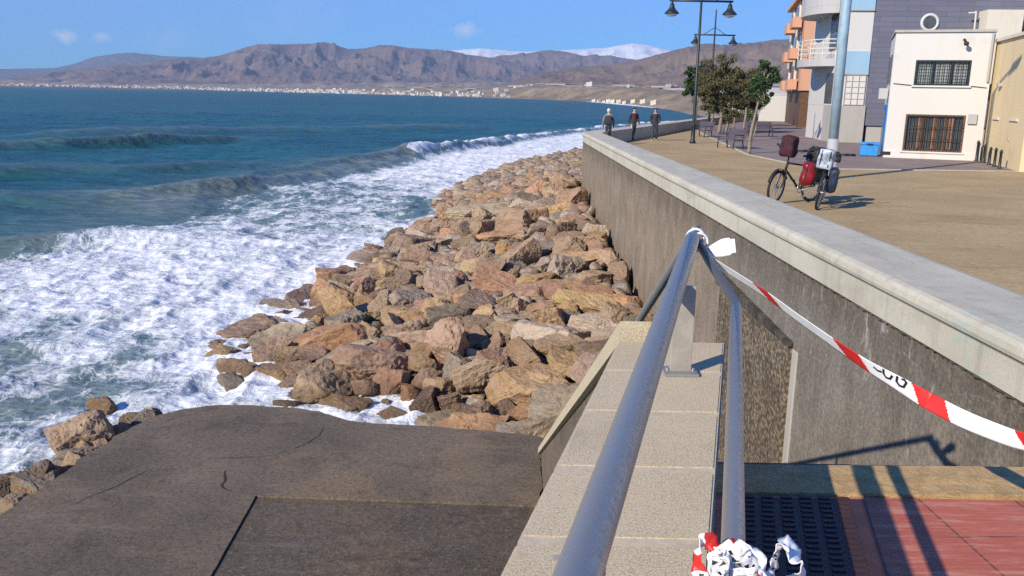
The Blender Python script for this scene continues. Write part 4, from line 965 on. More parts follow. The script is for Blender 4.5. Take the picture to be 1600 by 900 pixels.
def walls_with_holes(bm, W, H, holes, y0=0, th=.3):      # wall slab in local xz with rectangular holes
    xs = sorted({0, W, *[h[0] for h in holes], *[h[1] for h in holes]}); zs = sorted({0, H, *[h[2] for h in holes], *[h[3] for h in holes]})
    for i in range(len(xs)-1):
        z_run = None
        for j in range(len(zs)-1):
            cx, cz = (xs[i]+xs[i+1])/2, (zs[j]+zs[j+1])/2
            solid = not any(h[0] < cx < h[1] and h[2] < cz < h[3] for h in holes)
            if solid:
                if z_run is None: z_run = zs[j]
                ze = zs[j+1]
            if z_run is not None and (not solid or j == len(zs)-2): bx(bm, xs[i], xs[i+1], y0, y0+th, z_run, ze); z_run = None
def PX(px, a, b):     # distance along a->b where a pixel column crosses it (at eye level)
    r = ray(px, 160); a, b = Vector(a), Vector(b); d = (b-a); L_ = d.length; d = d/L_
    den = r.x*d.y-r.y*d.x; return ((a.x*(-r.y)+a.y*r.x)/(r.y*d.x-r.x*d.y))
# white house
A, Bp = onz(1379, 246, 0), onz(1530, 252, 0); a, rz, WL = facade_frame(A.xy, Bp.xy)
def zat(py, px, Y): return onY(px, py, Y).z
house = thing('white_house', 'two storey white rendered house with barred windows and a blue side door', 'house', a, rz)
H = zat(52, 1450, 37.5)
def lx(px): return PX(px, A.xy, Bp.xy)
w1 = (lx(1424), lx(1510), zat(134, 1465, 37.4), zat(95, 1465, 37.4)); w2 = (lx(1418), lx(1512), zat(236, 1465, 37.3), zat(179, 1465, 37.3))
bm = bmesh.new(); walls_with_holes(bm, WL, H, [w1, w2]); DP = 5.0
bx(bm, .0, .3, .3, DP, 0, H); bx(bm, WL-.3, WL, .3, DP, 0, H); bx(bm, .3, WL-.3, DP-.3, DP, 0, H)
obj('wall', bm, MAT['white'], house)
bm = bmesh.new(); bx(bm, -.06, WL+.03, -.08, DP, H+.002, H+.10); bx(bm, .2, WL-.2, .1, DP-.2, H-.3, H); obj('roof', bm, MAT['beigewall'], house)
barred_window(house, *w1, 12, 4, MAT['glass_pale'], MAT['dark_metal']); barred_window(house, *w2, 16, 3, MAT['glass'], MAT['wood'], curtains=True)
bm = bmesh.new(); bx(bm, .05, WL-.05, -.04, -.003, 0, .32); obj('plinth', bm, MAT['offwhite'], house)
bm = bmesh.new(); bx(bm, -.03, -.002, .1, DP-.2, 0, 2.2); dsd = obj('blue_surround', bm, MAT['bluepaint'], house); bm = bmesh.new(); bx(bm, -.06, -.031, 1.6, 2.7, .05, 2.05); obj('door', bm, MAT['glass'], house); 
for yy in (1.0, 3.2): bm = bmesh.new(); bx(bm, -.05, -.002, yy, yy+.7, 3.1, 4.3); obj('side_window', bm, MAT['glass'], house)
bm = bmesh.new(); tube(bm, [(WL-.10, -.07, H-.05), (WL-.10, -.07, H*.62)], .05, 8); obj('drain_pipe', bm, MAT['beigewall'], house)
bm = bmesh.new(); tube(bm, [(lx(1494), -.0, H-.30), (lx(1494), -.16, H-.30), (lx(1494)+.06, -.3, H-.42)], .045, 8); lathe(bm, (lx(1494)+.07, -.32, H-.55), [(.05, 0), (.10, .05), (.09, .14), (.03, .16)], 10); obj('wall_lamp', bm, MAT['black'], house)
bm = bmesh.new(); bx(bm, lx(1384), lx(1400), -.055, -.005, .12, .26); obj('vent', bm, MAT['void'], house)
bm = bmesh.new(); bx(bm, -.40, -.05, .9, 1.55, 2.45, 2.9); lathe(bm, (0, 0, 0), [(.001, 0), (.17, .0), (.17, .03), (.001, .03)], 16) if False else None; obj('air_conditioner', bm, MAT['greyrender'], house)
bm = bmesh.new(); tube(bm, smooth_path([(.1, -.03, H*.60), (WL*.3, -.03, H*.585), (WL*.7, -.03, H*.59), (WL-.1, -.03, H*.575)], 6), .014, 6); obj('cable', bm, MAT['black'], house, True)
bm = bmesh.new(); bx(bm, WL-.62, WL-.30, -.09, -.004, 1.5, 1.9); obj('meter_box', bm, MAT['greyrender'], house)
# blue crate beside the corner
q = onz(1357, 244, 0); t = thing('storage_bin', 'bright blue lidded storage bin at the corner of the white house', 'bin', q, rz)
bm = bmesh.new(); s = .34; bx(bm, -.36, .36, -.28, .28, .03, .50); bevel(bm, .03); obj('body', bm, MAT['bluepaint'], t)
bm = bmesh.new(); bx(bm, -.40, .40, -.32, .32, .502, .60); bevel(bm, .02); obj('lid', bm, MAT['bluepaint'], t)
bm = bmesh.new(); bx(bm, -.12, .12, -.36, -.322, .52, .56); obj('handle', bm, MAT['black'], t)
# bollards at the yellow corner
for i, (px, py, hgt) in enumerate(((1525, 250, .85), (1536, 253, .75), (1545, 256, .7), (1553, 259, .72), (1561, 262, .7))):
    p = onz(px, py+2, 0)
    bm = bmesh.new(); lathe(bm, (0, 0, 0), [(.075, 0), (.075, .05), (.05, .08), (.045, hgt-.12), (.06, hgt-.11), (.06, hgt-.07), (.045, hgt-.05), (.03, hgt)], 14)
    o = obj('bollard', bm, MAT['dark_metal'], None, True); o.location = p
    tag(o, ('tallest dark bollard, leftmost of the row under the white house', 'second dark bollard from the white house front window', 'middle dark bollard of the row at the corner of yellow house', 'fourth dark bollard from the left by the yellow wall', 'last dark bollard of the row against the yellow wall')[i], 'bollard', 'bollards by the yellow house')
# yellow house projecting towards us
C0 = onz(1532, 251, 0); C1 = onz(1592, 268.5, 0); a, rz, WY = facade_frame(C0.xy, C1.xy)
yh = thing('yellow_house', 'pale yellow house side wall at the far right of the promenade', 'house', a, rz); HY = zat(46, 1598, 31.5)
bm = bmesh.new(); bx(bm, 0.02, WY, 0, 9, 0, HY-.12); obj('wall', bm, MAT['yellow'], yh)
bm = bmesh.new(); bx(bm, -.02, WY+.12, -.10, 9.1, HY-.118, HY); obj('roof_edge', bm, MAT['cream'], yh)
bm = bmesh.new(); bx(bm, 1.7, 2.0, -.16, -.003, 3.0, 3.12); obj('vent_hood', bm, MAT['beigewall'], yh)
bm = bmesh.new(); bx(bm, 1.2, 2.2, -.05, -.003, 1.72, 1.8); bx(bm, 3.8, 5.0, -.05, -.003, 1.72, 1.8); obj('sill', bm, MAT['cream'], yh)
bm = bmesh.new(); bx(bm, 4.0, 4.12, -.04, -.003, 1.0, 1.2); obj('meter_box', bm, MAT['beigewall'], yh)
# block with slate purple cladding behind, and the pale blue and white block beside it
G0 = onz(1296, 222, 0); G1 = onz(1600, 229, 0); G1 = Vector((G0.x+26, G0.y-3.2, 0)); a, rz, WG = facade_frame(G0.xy, G1.xy)
def gx(px): return PX(px, G0.xy, G1.xy)
Yg = G0.y
x1 = gx(1352)
pb = thing('purple_block', 'tall block with slate purple cladding and round porthole behind the white house', 'building', a, rz)
bm = bmesh.new(); bx(bm, x1+.03, WG, .02, 14, 1.0, 15); obj('cladding', bm, MAT['purple'], pb)
bm = bmesh.new(); bx(bm, x1+.25, WG-.1, .15, 13.9, 0, .998); obj('base_wall', bm, MAT['beigewall'], pb)
xp, zp = gx(1438), zat(34, 1438, Yg-1)
bm = bmesh.new(); torus(bm, (xp, 0, zp), .42, .085, 'Y', 32, 10)
ph = obj('porthole', bm, MAT['white'], pb, True); bm = bmesh.new(); lathe(bm, (0, 0, 0), [(.40, -.02), (.40, .03)], 28); bmesh.ops.transform(bm, matrix=Matrix.Translation((xp, -.005, zp)) @ Matrix.Rotation(math.pi/2, 4, 'X'), verts=bm.verts[:]); obj('pane', bm, MAT['glass'], ph)
bm = bmesh.new(); bx(bm, gx(1512), gx(1566), -1.2, .018, 3.4, zat(15, 1540, Yg-2)); obj('stair_house', bm, MAT['cream'], pb)
bm = bmesh.new(); bx(bm, gx(1588), gx(1588)+6, -1.0, .017, 3.4, 15.4); obj('side_tower', bm, MAT['white'], pb)
bm = bmesh.new(); xq = gx(1502); tube(bm, smooth_path([(xq, -.5, 4), (xq, -.5, zat(24, 1500, Yg-2)), (xq-.1, -.5, zat(18, 1500, Yg-2)), (xq-.4, -.5, zat(18, 1500, Yg-2))], 5), .05, 8); obj('roof_pipe', bm, MAT['white'], pb, True)
bb = thing('balcony_block', 'white and pale blue apartment block with rounded grey balconies on its side', 'building', a, rz)
zb = [0, zat(165, 1330, Yg), zat(114, 1330, Yg), zat(80, 1330, Yg), zat(14, 1330, Yg), 15]
bm = bmesh.new(); bx(bm, 0, x1, .02, 7, zb[1]+.002, 14.5); bx(bm, .01, x1, .3, 7, 0, zb[1]+.001); obj('wall', bm, MAT['white'], bb)
bm = bmesh.new(); bx(bm, -.05, x1+.02, -.10, .29, 0, zb[1]); bx(bm, -.04, -.001, .29, 2.2, 0, zb[1]); obj('base_wall', bm, MAT['beigewall'], bb)
bm = bmesh.new(); bx(bm, .3, x1-.01, -.05, .017, zb[2], zb[3]); obj('blue_band', bm, MAT['bluepanel'], bb)
bm = bmesh.new(); bx(bm, .3, x1-.01, -.05, .017, zb[4], zb[4]+2.2); obj('blue_band', bm, MAT['bluepanel'], bb)
bm = bmesh.new()
for z in (zb[2]-.1, zb[4]-.1): bx(bm, .3, x1-.01, -.09, .016, z, z+.097)
obj('ledge', bm, MAT['greyrender'], bb)
bm = bmesh.new(); gx0, gx1_, gz0, gz1 = .55, x1-.12, zb[1]+.05, zb[2]-.13
for i in range(6): z = gz0+(gz1-gz0)*i/5; bx(bm, gx0, gx1_, -.055, .015, z-.018, z+.018)
for i in range(4): x = gx0+(gx1_-gx0)*i/3; bx(bm, x-.018, x+.018, -.075, -.056, gz0, gz1)
sh = obj('shutter', bm, MAT['beigewall'], bb); bm = bmesh.new(); bx(bm, gx0, gx1_, -.03, .013, gz0, gz1); obj('panel', bm, MAT['offwhite'], sh)
for (za_, zb_) in ((zb[1]+.1, zb[2]), (zb[2]+1.3, zb[2]+3.6), (zb[4]-1.2, zb[4]+.9)): bm = bmesh.new(); bx(bm, -.03, .03, .5, 2.3, za_, zb_); obj('balcony_door', bm, MAT['glass'], bb)
def balcony(zs, solid):
    bm = bmesh.new(); cy, ry, rx = 3.4, 2.9, 1.5
    arc = [(-rx*math.sin(math.pi*i/20), cy-ry*math.cos(math.pi*i/20)) for i in range(21)]
    prism(bm, [(x-.001, y) for x, y in arc], zs, zs+.42); bal = obj('balcony', bm, MAT['greyrender'], bb)
    if solid:
        bm = bmesh.new(); inn = [(x*.93, cy+(y-cy)*.97) for x, y in arc]; prism(bm, arc+inn[::-1], zs+.425, zs+1.4); obj('parapet', bm, MAT['greyrender'], bal)
    else:
        bm = bmesh.new(); rr = [(x*.97, cy+(y-cy)*.98) for x, y in arc]
        for hz_ in (.72, 1.0, 1.28, 1.5): tube(bm, [(x, y, zs+hz_) for x, y in rr], .03, 6)
        for x, y in rr[::3]: tube(bm, [(x, y, zs+.42), (x, y, zs+1.5)], .03, 6)
        obj('railing', bm, MAT['offwhite'], bal)
balcony(zat(106, 1262, Yg+4), False); balcony(zat(28, 1265, Yg+4), True)
# orange apartments further along
O0 = onz(1243, 199, 0); oa = thing('orange_apartments', 'orange and cream apartment block with stacked balconies beyond the trees', 'building', (25.2, 79, 0), R(77))
bm = bmesh.new(); bx(bm, 0, 17, -10, 0, 3.2, 11.4); obj('wall', bm, MAT['orange'], oa)
bm = bmesh.new(); bx(bm, .2, 17, -9.8, -.2, 0, 3.199); obj('base_wall', bm, MAT['wood'], oa)
for i in range(2):
    bm = bmesh.new(); bx(bm, 5+i*7.2, 8.0+i*7.2, .003, .14, 3.3, 11.3); obj('bay', bm, MAT['cream'], oa)
for j in range(3):
    for i in range(2):
        bm = bmesh.new(); bx(bm, 1.2+i*7.2, 4.2+i*7.2, .15, .95, 3.3+j*2.7, 4.2+j*2.7); bl = obj('balcony', bm, MAT['orange'], oa)
        bm = bmesh.new(); bx(bm, 2+i*7.2, 3.4+i*7.2, .003, .05, 4.35+j*2.7, 5.7+j*2.7); obj('window', bm, MAT['glass'], oa)
        bm = bmesh.new(); bx(bm, 5.9+i*7.2, 7.1+i*7.2, .145, .2, 4.1+j*2.7, 5.5+j*2.7); obj('window', bm, MAT['glass'], oa)
bm = bmesh.new(); bx(bm, -.2, 17.2, -10.2, .5, 11.402, 11.7); bx(bm, 9, 13, -6, -2, 11.7, 13); obj('roof', bm, MAT['orange'], oa)
V0, V1 = onz(1185, 189, 0), onz(1230, 190, 0); a, rz, WV = facade_frame(V0.xy, V1.xy); wv_ = thing('garden_wall', 'white rendered yard wall between the small tree and the orange apartments', 'wall', a, rz)
bm = bmesh.new(); bx(bm, 0, WV, 0, .25, 0, 2.9); obj('wall_body', bm, MAT['white'], wv_); bm = bmesh.new(); bx(bm, -.05, WV+.05, -.05, .3, 2.902, 3.0); obj('coping', bm, MAT['offwhite'], wv_); bm = bmesh.new(); bx(bm, WV+.01, WV+2.0, .05, .25, 0, 2.95); obj('gate', bm, MAT['wood'], wv_)
# a small house among the trees further down the promenade
t = thing('promenade_house', 'little pale house glimpsed beyond the trees far down the promenade', 'house', (41, 150, 0), R(15)); bm = bmesh.new(); bx(bm, -5, 5, -4, 4, 0, 4.6); obj('wall', bm, MAT['white'], t); bm = bmesh.new(); bx(bm, -5.2, 5.2, -4.2, 4.2, 4.602, 4.9); obj('roof', bm, MAT['beigewall'], t); bm = bmesh.new(); bx(bm, -3, -1.6, -4.05, -4.002, 1, 2.4); bx(bm, 1, 2.2, -4.05, -4.002, 0, 2.2); obj('window', bm, MAT['glass'], t)

# ------------------------------------------------------------------ street lamps and pole
def lamp(loc, rz, label, first=None):
    t = thing('street_lamp', label, 'street lamp', loc, rz, 'street lamps along the promenade')
    bm = bmesh.new(); lathe(bm, (0, 0, 0), [(.16, 0), (.16, .12), (.12, .16), (.10, .9), (.115, .92), (.115, .98), (.085, 1.0), (.06, 7.2), (.05, 9.0), (.02, 9.1)], 16); obj('column', bm, MAT['dark_metal'], t, True)
    bm = bmesh.new(); tube(bm, [(-1.62, 0, 7.18), (1.62, 0, 7.18)], .055, 10); tube(bm, [(-.9, 0, 7.18), (0, 0, 7.75)], .022, 8); tube(bm, [(.9, 0, 7.18), (0, 0, 7.75)], .022, 8); obj('crossarm', bm, MAT['dark_metal'], t, True)
    for s in (-1.48, 1.48):
        bm = bmesh.new(); lathe(bm, (s, 0, 6.55), [(.37, -.02), (.37, .02), (.27, .12), (.17, .22), (.12, .34), (.10, .48), (.05, .50), (.04, .66)], 22); sh = obj('lamp_shade', bm, MAT['dark_metal'], t, True)
        bm = bmesh.new(); lathe(bm, (s, 0, 6.50), [(.10, -.11), (.22, -.07), (.28, .0), (.29, .028)], 20); obj('glass_bowl', bm, MAT['glass_lamp'], sh, True)
    bm = bmesh.new(); lathe(bm, (0, -.105, .45), [(.001, 0), (.04, .01), (.04, .28), (.001, .29)], 8); obj('hatch', bm, MAT['black'], t)
    return t
p = onz(1082, 224, 0); lamp(p, R(0), 'tall dark green lamp post with two hanging bell lamps, nearest on the promenade')
p2 = onz(1114, 200, 0); p2 = Vector((1115-800, 1350, 0)).normalized(); lamp((15.4, 70, 0), R(2), 'twin bell lamp post further off, its column rising out of the brown tree')
q = Vector((9.62, 26.5, 0)); t = thing('light_pole', 'thick pale blue painted pole rising out of frame behind the bicycles', 'pole', q)
bm = bmesh.new(); lathe(bm, (0, 0, 0), [(.145, 1.2), (.14, 5), (.13, 10.5)], 24); obj('column', bm, MAT['pole'], t, True)
bm = bmesh.new(); lathe(bm, (0, 0, 0), [(.26, 0), (.26, .05), (.165, .06), (.16, 1.199)], 24); obj('base', bm, MAT['greyrender'], t, True)
bm = bmesh.new(); tube(bm, [(0, 0, 10.4), (0, -.6, 10.7), (0, -1.6, 10.8)], .06, 10); box(bm, (0, -1.9, 10.82), (.3, .8, .14)); obj('lamp_head', bm, MAT['pole'], t, True)

# ------------------------------------------------------------------ benches
def bench(loc, rz, label):
    t = thing('bench', label, 'bench', loc, rz, 'benches on the promenade')
    bm = bmesh.new()
    for i in range(5): box(bm, (0, -.18+i*.1, .44), (1.7, .08, .035))
    obj('seat', bm, MAT['benchwood'], t)
    bm = bmesh.new()
    for i in range(4): box(bm, (0, .29+i*.035, .55+i*.11), (1.7, .03, .095), 0, 0, Matrix.Rotation(R(-15), 4, 'X'))
    obj('backrest', bm, MAT['benchwood'], t)
    for s in (-.7, .7):
        bm = bmesh.new(); tube(bm, smooth_path([(s, -.24, 0), (s, -.20, .40), (s, .22, .42), (s, .30, .55), (s, .42, .95)], 4), .03, 8); tube(bm, [(s, .24, .42), (s, .30, 0)], .03, 8); tube(bm, [(s, -.2, .42), (s, -.22, .66), (s, .33, .66)], .022, 8); obj('leg', bm, MAT['dark_metal'], t, True)
MAT['benchwood'] = simple('dark_purple_slats', (.10, .085, .105), (.07, .06, .075), 6, .6)
bench(onz(1140, 232, 0), R(-72), 'dark slatted bench on paving nearest the bicycles'); bench(onz(1096, 214, 0), R(-70), 'dark slatted bench half hidden behind the nearest lamp post'); bench(onz(1188, 214, 0), R(8), 'low dark bench on the paving beyond the small tree trunk')

# ------------------------------------------------------------------ trees
def leaf_mat(name, a, d):
    b = NB(name); v = b.coord('World'); c = b.mix(b.rng(b.noise(v, 2.2, 5, .7), .35, .65), a, d); return b.done(c, .6, spec=.3)
MAT['leaf_dark'] = leaf_mat('dark_green_leaves', (.030, .060, .022), (.055, .095, .03)); MAT['leaf_olive'] = leaf_mat('olive_brown_leaves', (.135, .115, .055), (.085, .085, .035)); MAT['leaf_green'] = leaf_mat('fresh_green_leaves', (.05, .10, .025), (.09, .14, .04))
MAT['bark'] = simple('pale_bark', (.27, .22, .17), (.17, .135, .10), 9, .9, bump=.6)
def tree(loc, trunks, blobs, nleaf, size, leaf, label, seed, ex=None):
    t = thing('tree', label, 'tree', loc, 0, 'trees on the promenade'); r = random.Random(seed)
    bm = bmesh.new()
    for pts, r0 in trunks:
        sp = smooth_path(pts, 5); n = len(sp); tube(bm, sp, [r0*(1-.72*i/(n-1)) for i in range(n)], 8)
    for (c, rad) in blobs:
        top = Vector(trunks[r.randrange(len(trunks))][0][-1])
        for k in range(3):
            e = Vector(c)+Vector((r.gauss(0, .4), r.gauss(0, .4), r.gauss(0, .35)))*rad; tube(bm, [top, top.lerp(e, .5)+Vector((r.gauss(0, .08), r.gauss(0, .08), .06)), e], [.035, .022, .008], 5)
    obj('trunk', bm, MAT['bark'], t, True)
    V, Fc = [], []; clumps = []
    for (c, rad) in blobs:
        for k in range(int(12*rad/.6)):
            d = Vector((r.gauss(0, 1), r.gauss(0, 1), r.gauss(0, .85))); d = d.normalized()*rad*(r.random()**.45); clumps.append((Vector(c)+d, rad*r.uniform(.18, .36)))
    for i in range(nleaf):
        c, s = clumps[r.randrange(len(clumps))]; p = c+Vector((r.gauss(0, .55), r.gauss(0, .55), r.gauss(0, .45)))*s
        q = Vector((r.gauss(0, 1), r.gauss(0, 1), r.gauss(.3, 1))).normalized(); u = q.orthogonal().normalized(); u = (Matrix.Rotation(r.uniform(0, 6.28), 3, q) @ u); v = q.cross(u); L2 = size*r.uniform(.6, 1.3); k = len(V)
        V += [p-u*L2, p+v*L2*.38, p+u*L2, p-v*L2*.38]; Fc.append((k, k+1, k+2, k+3))
    me = bpy.data.meshes.new('crown'); me.from_pydata([tuple(x) for x in V], [], Fc); link('crown', me, leaf, t)
p = onz(1170, 240, 0)
tree(p, [([(0, 0, 0), (.03, 0, .9), (.14, 0, 1.6), (.30, .05, 2.5), (.42, 0, 3.0)], .085), ([(.05, 0, .55), (.24, .05, 1.1), (.22, .1, 1.9), (.38, .1, 2.7)], .05)], [((.45, 0, 3.35), .55), ((.1, .1, 3.15), .38), ((.75, .1, 3.2), .40), ((.45, 0, 3.85), .34), ((.0, 0, 2.6), .25), ((.72, 0, 2.75), .26), ((.5, 0, 2.3), .2)], 6500, .075, MAT['leaf_dark'], 'small dark green tree with thin forked pale trunk beside the bench', 3)
tree((14.15, 61, 0), [([(0, 0, 0), (.1, 0, 1.2), (-.1, 0, 2.5), (-.3, 0, 3.4)], .14), ([(.5, .3, 0), (.8, .3, 1.3), (.7, .2, 2.6), (.9, 0, 3.5)], .12), ([(-.7, .4, 0), (-.4, .3, 1.1), (-.6, .3, 2.3)], .09)], [((0, 0, 3.6), 1.35), ((.95, .2, 3.1), 1.1), ((-.8, 0, 3.2), 1.0), ((.2, 0, 4.5), .95), ((-.3, .3, 2.4), .8), ((1.0, .2, 2.1), .8), ((1.3, .4, 3.9), .8), ((-.6, .2, 1.7), .7), ((.4, .3, 1.5), .7), ((-.9, 0, 4.2), .8), ((-1.2, 0, 2.6), .8), ((1.5, 0, 2.8), .8), ((.4, .2, 2.6), 1.0), ((1.0, 0, 1.4), .55)], 34000, .075, MAT['leaf_olive'], 'bushy olive brown tree with several pale trunks, widest on the promenade', 4)
tree((13.0, 64, 0), [([(0, 0, 0), (.1, 0, 1.5), (-.05, 0, 3.2), (0, 0, 4.2)], .12)], [((-.1, 0, 3.6), .75), ((-.4, 0, 2.8), .6), ((.3, 0, 4.3), .5), ((-.5, 0, 4.2), .4)], 5500, .10, MAT['leaf_dark'], 'dark green tree seen just behind the nearest lamp post', 5)
tree((18.2, 70, 0), [([(0, 0, 0), (.1, 0, 1.5), (-.1, 0, 3.0)], .13), ([(-.8, 0, 0), (-.7, 0, 1.5), (-.4, 0, 2.6)], .09)], [((0, 0, 3.6), 1.1), ((.9, 0, 3.2), .8), ((-.7, 0, 2.9), .8), ((.3, 0, 2.2), .9)], 9000, .11, MAT['leaf_olive'], 'olive tree behind the bushy brown one, nearer the yard wall', 6)
tree((21.5, 80, 0), [([(0, 0, 0), (.1, 0, 1.5), (-.1, 0, 3.0)], .13)], [((0, 0, 3.3), 1.2), ((.9, 0, 2.6), .8), ((-.9, 0, 2.3), .9), ((0, 0, 1.6), 1.0)], 5200, .12, MAT['leaf_green'], 'greener low tree at the end of the row by the yard wall', 8)

# ------------------------------------------------------------------ people
MAT['skin'] = simple('skin', (.50, .31, .23), (.46, .28, .20), 20, .55, bump=0); MAT['jacket_black'] = simple('black_jacket', (.018, .018, .022), (.03, .03, .034), 14, .7); MAT['jacket_red'] = simple('dark_red_jacket', (.13, .022, .03), (.09, .018, .025), 14, .7)
MAT['jacket_grey'] = simple('grey_sleeves', (.16, .18, .20), (.12, .13, .15), 14, .7); MAT['trousers'] = simple('dark_blue_trousers', (.028, .034, .05), (.045, .05, .07), 14, .8); MAT['trousers_grey'] = simple('grey_trousers', (.085, .085, .10), (.06, .06, .075), 14, .8)
MAT['shoe_white'] = simple('white_shoe', (.7, .7, .7), None, 30, .6); MAT['hair'] = simple('dark_hair', (.025, .018, .014), None, 40, .6); MAT['hair_grey'] = simple('white_hair', (.62, .60, .57), None, 40, .6)
DG = None
def skin_mesh(name, verts, edges, radii, root, mats, pick, sub=2):
    me = bpy.data.meshes.new(name); me.from_pydata(verts, edges, []); o = bpy.data.objects.new(name+'_tmp', me); COL.objects.link(o)
    m = o.modifiers.new('skin', 'SKIN'); m.use_smooth_shade = True
    for i, r in enumerate(radii): me.skin_vertices[0].data[i].radius = r if isinstance(r, tuple) else (r, r)
    for i in range(len(verts)): me.skin_vertices[0].data[i].use_root = (i == root)
    s = o.modifiers.new('sub', 'SUBSURF'); s.levels = sub; s.render_levels = sub
    dg = bpy.context.evaluated_depsgraph_get(); dg.update(); out = bpy.data.meshes.new_from_object(o.evaluated_get(dg)); bpy.data.objects.remove(o); out.name = name
    out.materials.clear()
    for mm in mats: out.materials.append(mm)
    for p in out.polygons: p.material_index = pick(p.center); p.use_smooth = True
    return out
def person(loc, rz, label, jacket, trousers, shoes, hair, stride=.16, inner=None, longhair=False, hands='down', cap=False):
    t = thing('person', label, 'person', loc, rz, 'people on the promenade')
    s = stride
    V = [(0, 0, .93), (0, .01, 1.12), (0, .0, 1.32), (0, .0, 1.44), (0, -.01, 1.52), (0, -.03, 1.62), (0, -.02, 1.70)]
    E = [(0, 1), (1, 2), (2, 3), (3, 4), (4, 5), (5, 6)]; Rr = [(.175, .125), (.165, .12), (.185, .125), (.11, .085), (.052, .055), (.078, .092), (.062, .07)]
    for sd, f in ((-1, 1), (1, -1)):
        b = len(V); V += [(sd*.09, 0, .86), (sd*.10, -f*s*.75+(.02 if f < 0 else 0), .49), (sd*.10, -f*s+(.10 if f < 0 else 0), .09), (sd*.11, -f*s-.10+(.08 if f < 0 else 0), .04)]; E += [(0, b), (b, b+1), (b+1, b+2), (b+2, b+3)]; Rr += [(.095, .098), (.070, .072), (.054, .058), (.048, .040)]
        b = len(V)
        if hands == 'pockets': arm = [(sd*.185, 0, 1.40), (sd*.27, .05, 1.14), (sd*.19, -.09, .97), (sd*.16, -.11, .93)]
        else: arm = [(sd*.185, 0, 1.40), (sd*.25, .03, 1.13), (sd*.26, f*s*.5-.05, .90), (sd*.255, f*s*.6-.07, .81)]
        V += arm; E += [(3, b), (b, b+1), (b+1, b+2), (b+2, b+3)]; Rr += [.075, .062, .048, .036]
    def pick(c):
        if c.z > 1.475: return 0
        if c.z < .075: return 3
        if abs(c.x) > .15 and c.z < .87 and hands != 'pockets': return 0
        if c.z > .90 or (abs(c.x) > .205): return 4 if (inner and abs(c.x) < .07 and c.y < -.03 and c.z > 1.0) else 1
        return 2
    me = skin_mesh('body', V, E, Rr, 0, [MAT['skin'], jacket, trousers, shoes, inner or jacket], pick)
    body = link('body', me, None, t)
    bm = bmesh.new(); bmesh.ops.create_uvsphere(bm, u_segments=16, v_segments=10, radius=1)
    for v in list(bm.verts):
        v.co = Vector((v.co.x*.092, v.co.y*.105+.012, v.co.z*.105+1.665))
    bmesh.ops.delete(bm, geom=[v for v in bm.verts if (v.co.y < -.035 and v.co.z < 1.70) or v.co.z < (1.42 if longhair else 1.585)], context='VERTS')
    if longhair:
        box(bm, (0, .07, 1.50), (.15, .06, .22)); 
    obj('hair', bm, hair, body, True)
    bm = bmesh.new()
    for sx in (-.034, .034): bmesh.ops.create_uvsphere(bm, u_segments=8, v_segments=6, radius=.012, matrix=Matrix.Translation((sx, -.112, 1.635)))
    obj('eyes', bm, MAT['black'], body)
    bm = bmesh.new(); bmesh.ops.create_cone(bm, segments=8, radius1=.02, radius2=.006, depth=.05, cap_ends=True, matrix=Matrix.Translation((0, -.115, 1.605))); bx(bm, -.025, .025, -.108, -.10, 1.562, 1.570); obj('nose', bm, MAT['skin'], body)
    return t
person(onz(989, 219, 0), R(12), 'person in dark jacket over a dark red top, walking towards us', MAT['jacket_black'], MAT['trousers_grey'], MAT['jacket_black'], MAT['hair'], .17, MAT['jacket_red'])
person(onz(1022, 220, 0), R(-14), 'person in black coat, dark trousers and white shoes, hands in pockets', MAT['jacket_black'], MAT['trousers'], MAT['shoe_white'], MAT['hair'], .09, None, True, 'pockets')
p = Vector((4.58, 43.2, 0)); t = person(p, R(170), 'person with white cap and dark backpack standing at the wall corner', MAT['jacket_grey'], MAT['jacket_black'], MAT['black'], MAT['hair_grey'], .04, None)
bm = bmesh.new(); bx(bm, -.17, .17, .10, .27, 1.0, 1.42); bevel(bm, .05, 3); o = obj('backpack', bm, MAT['jacket_black'], None, True); o.location = p; o.rotation_euler.z = R(170); tag(o, 'dark backpack worn by the person at the wall corner', 'backpack')

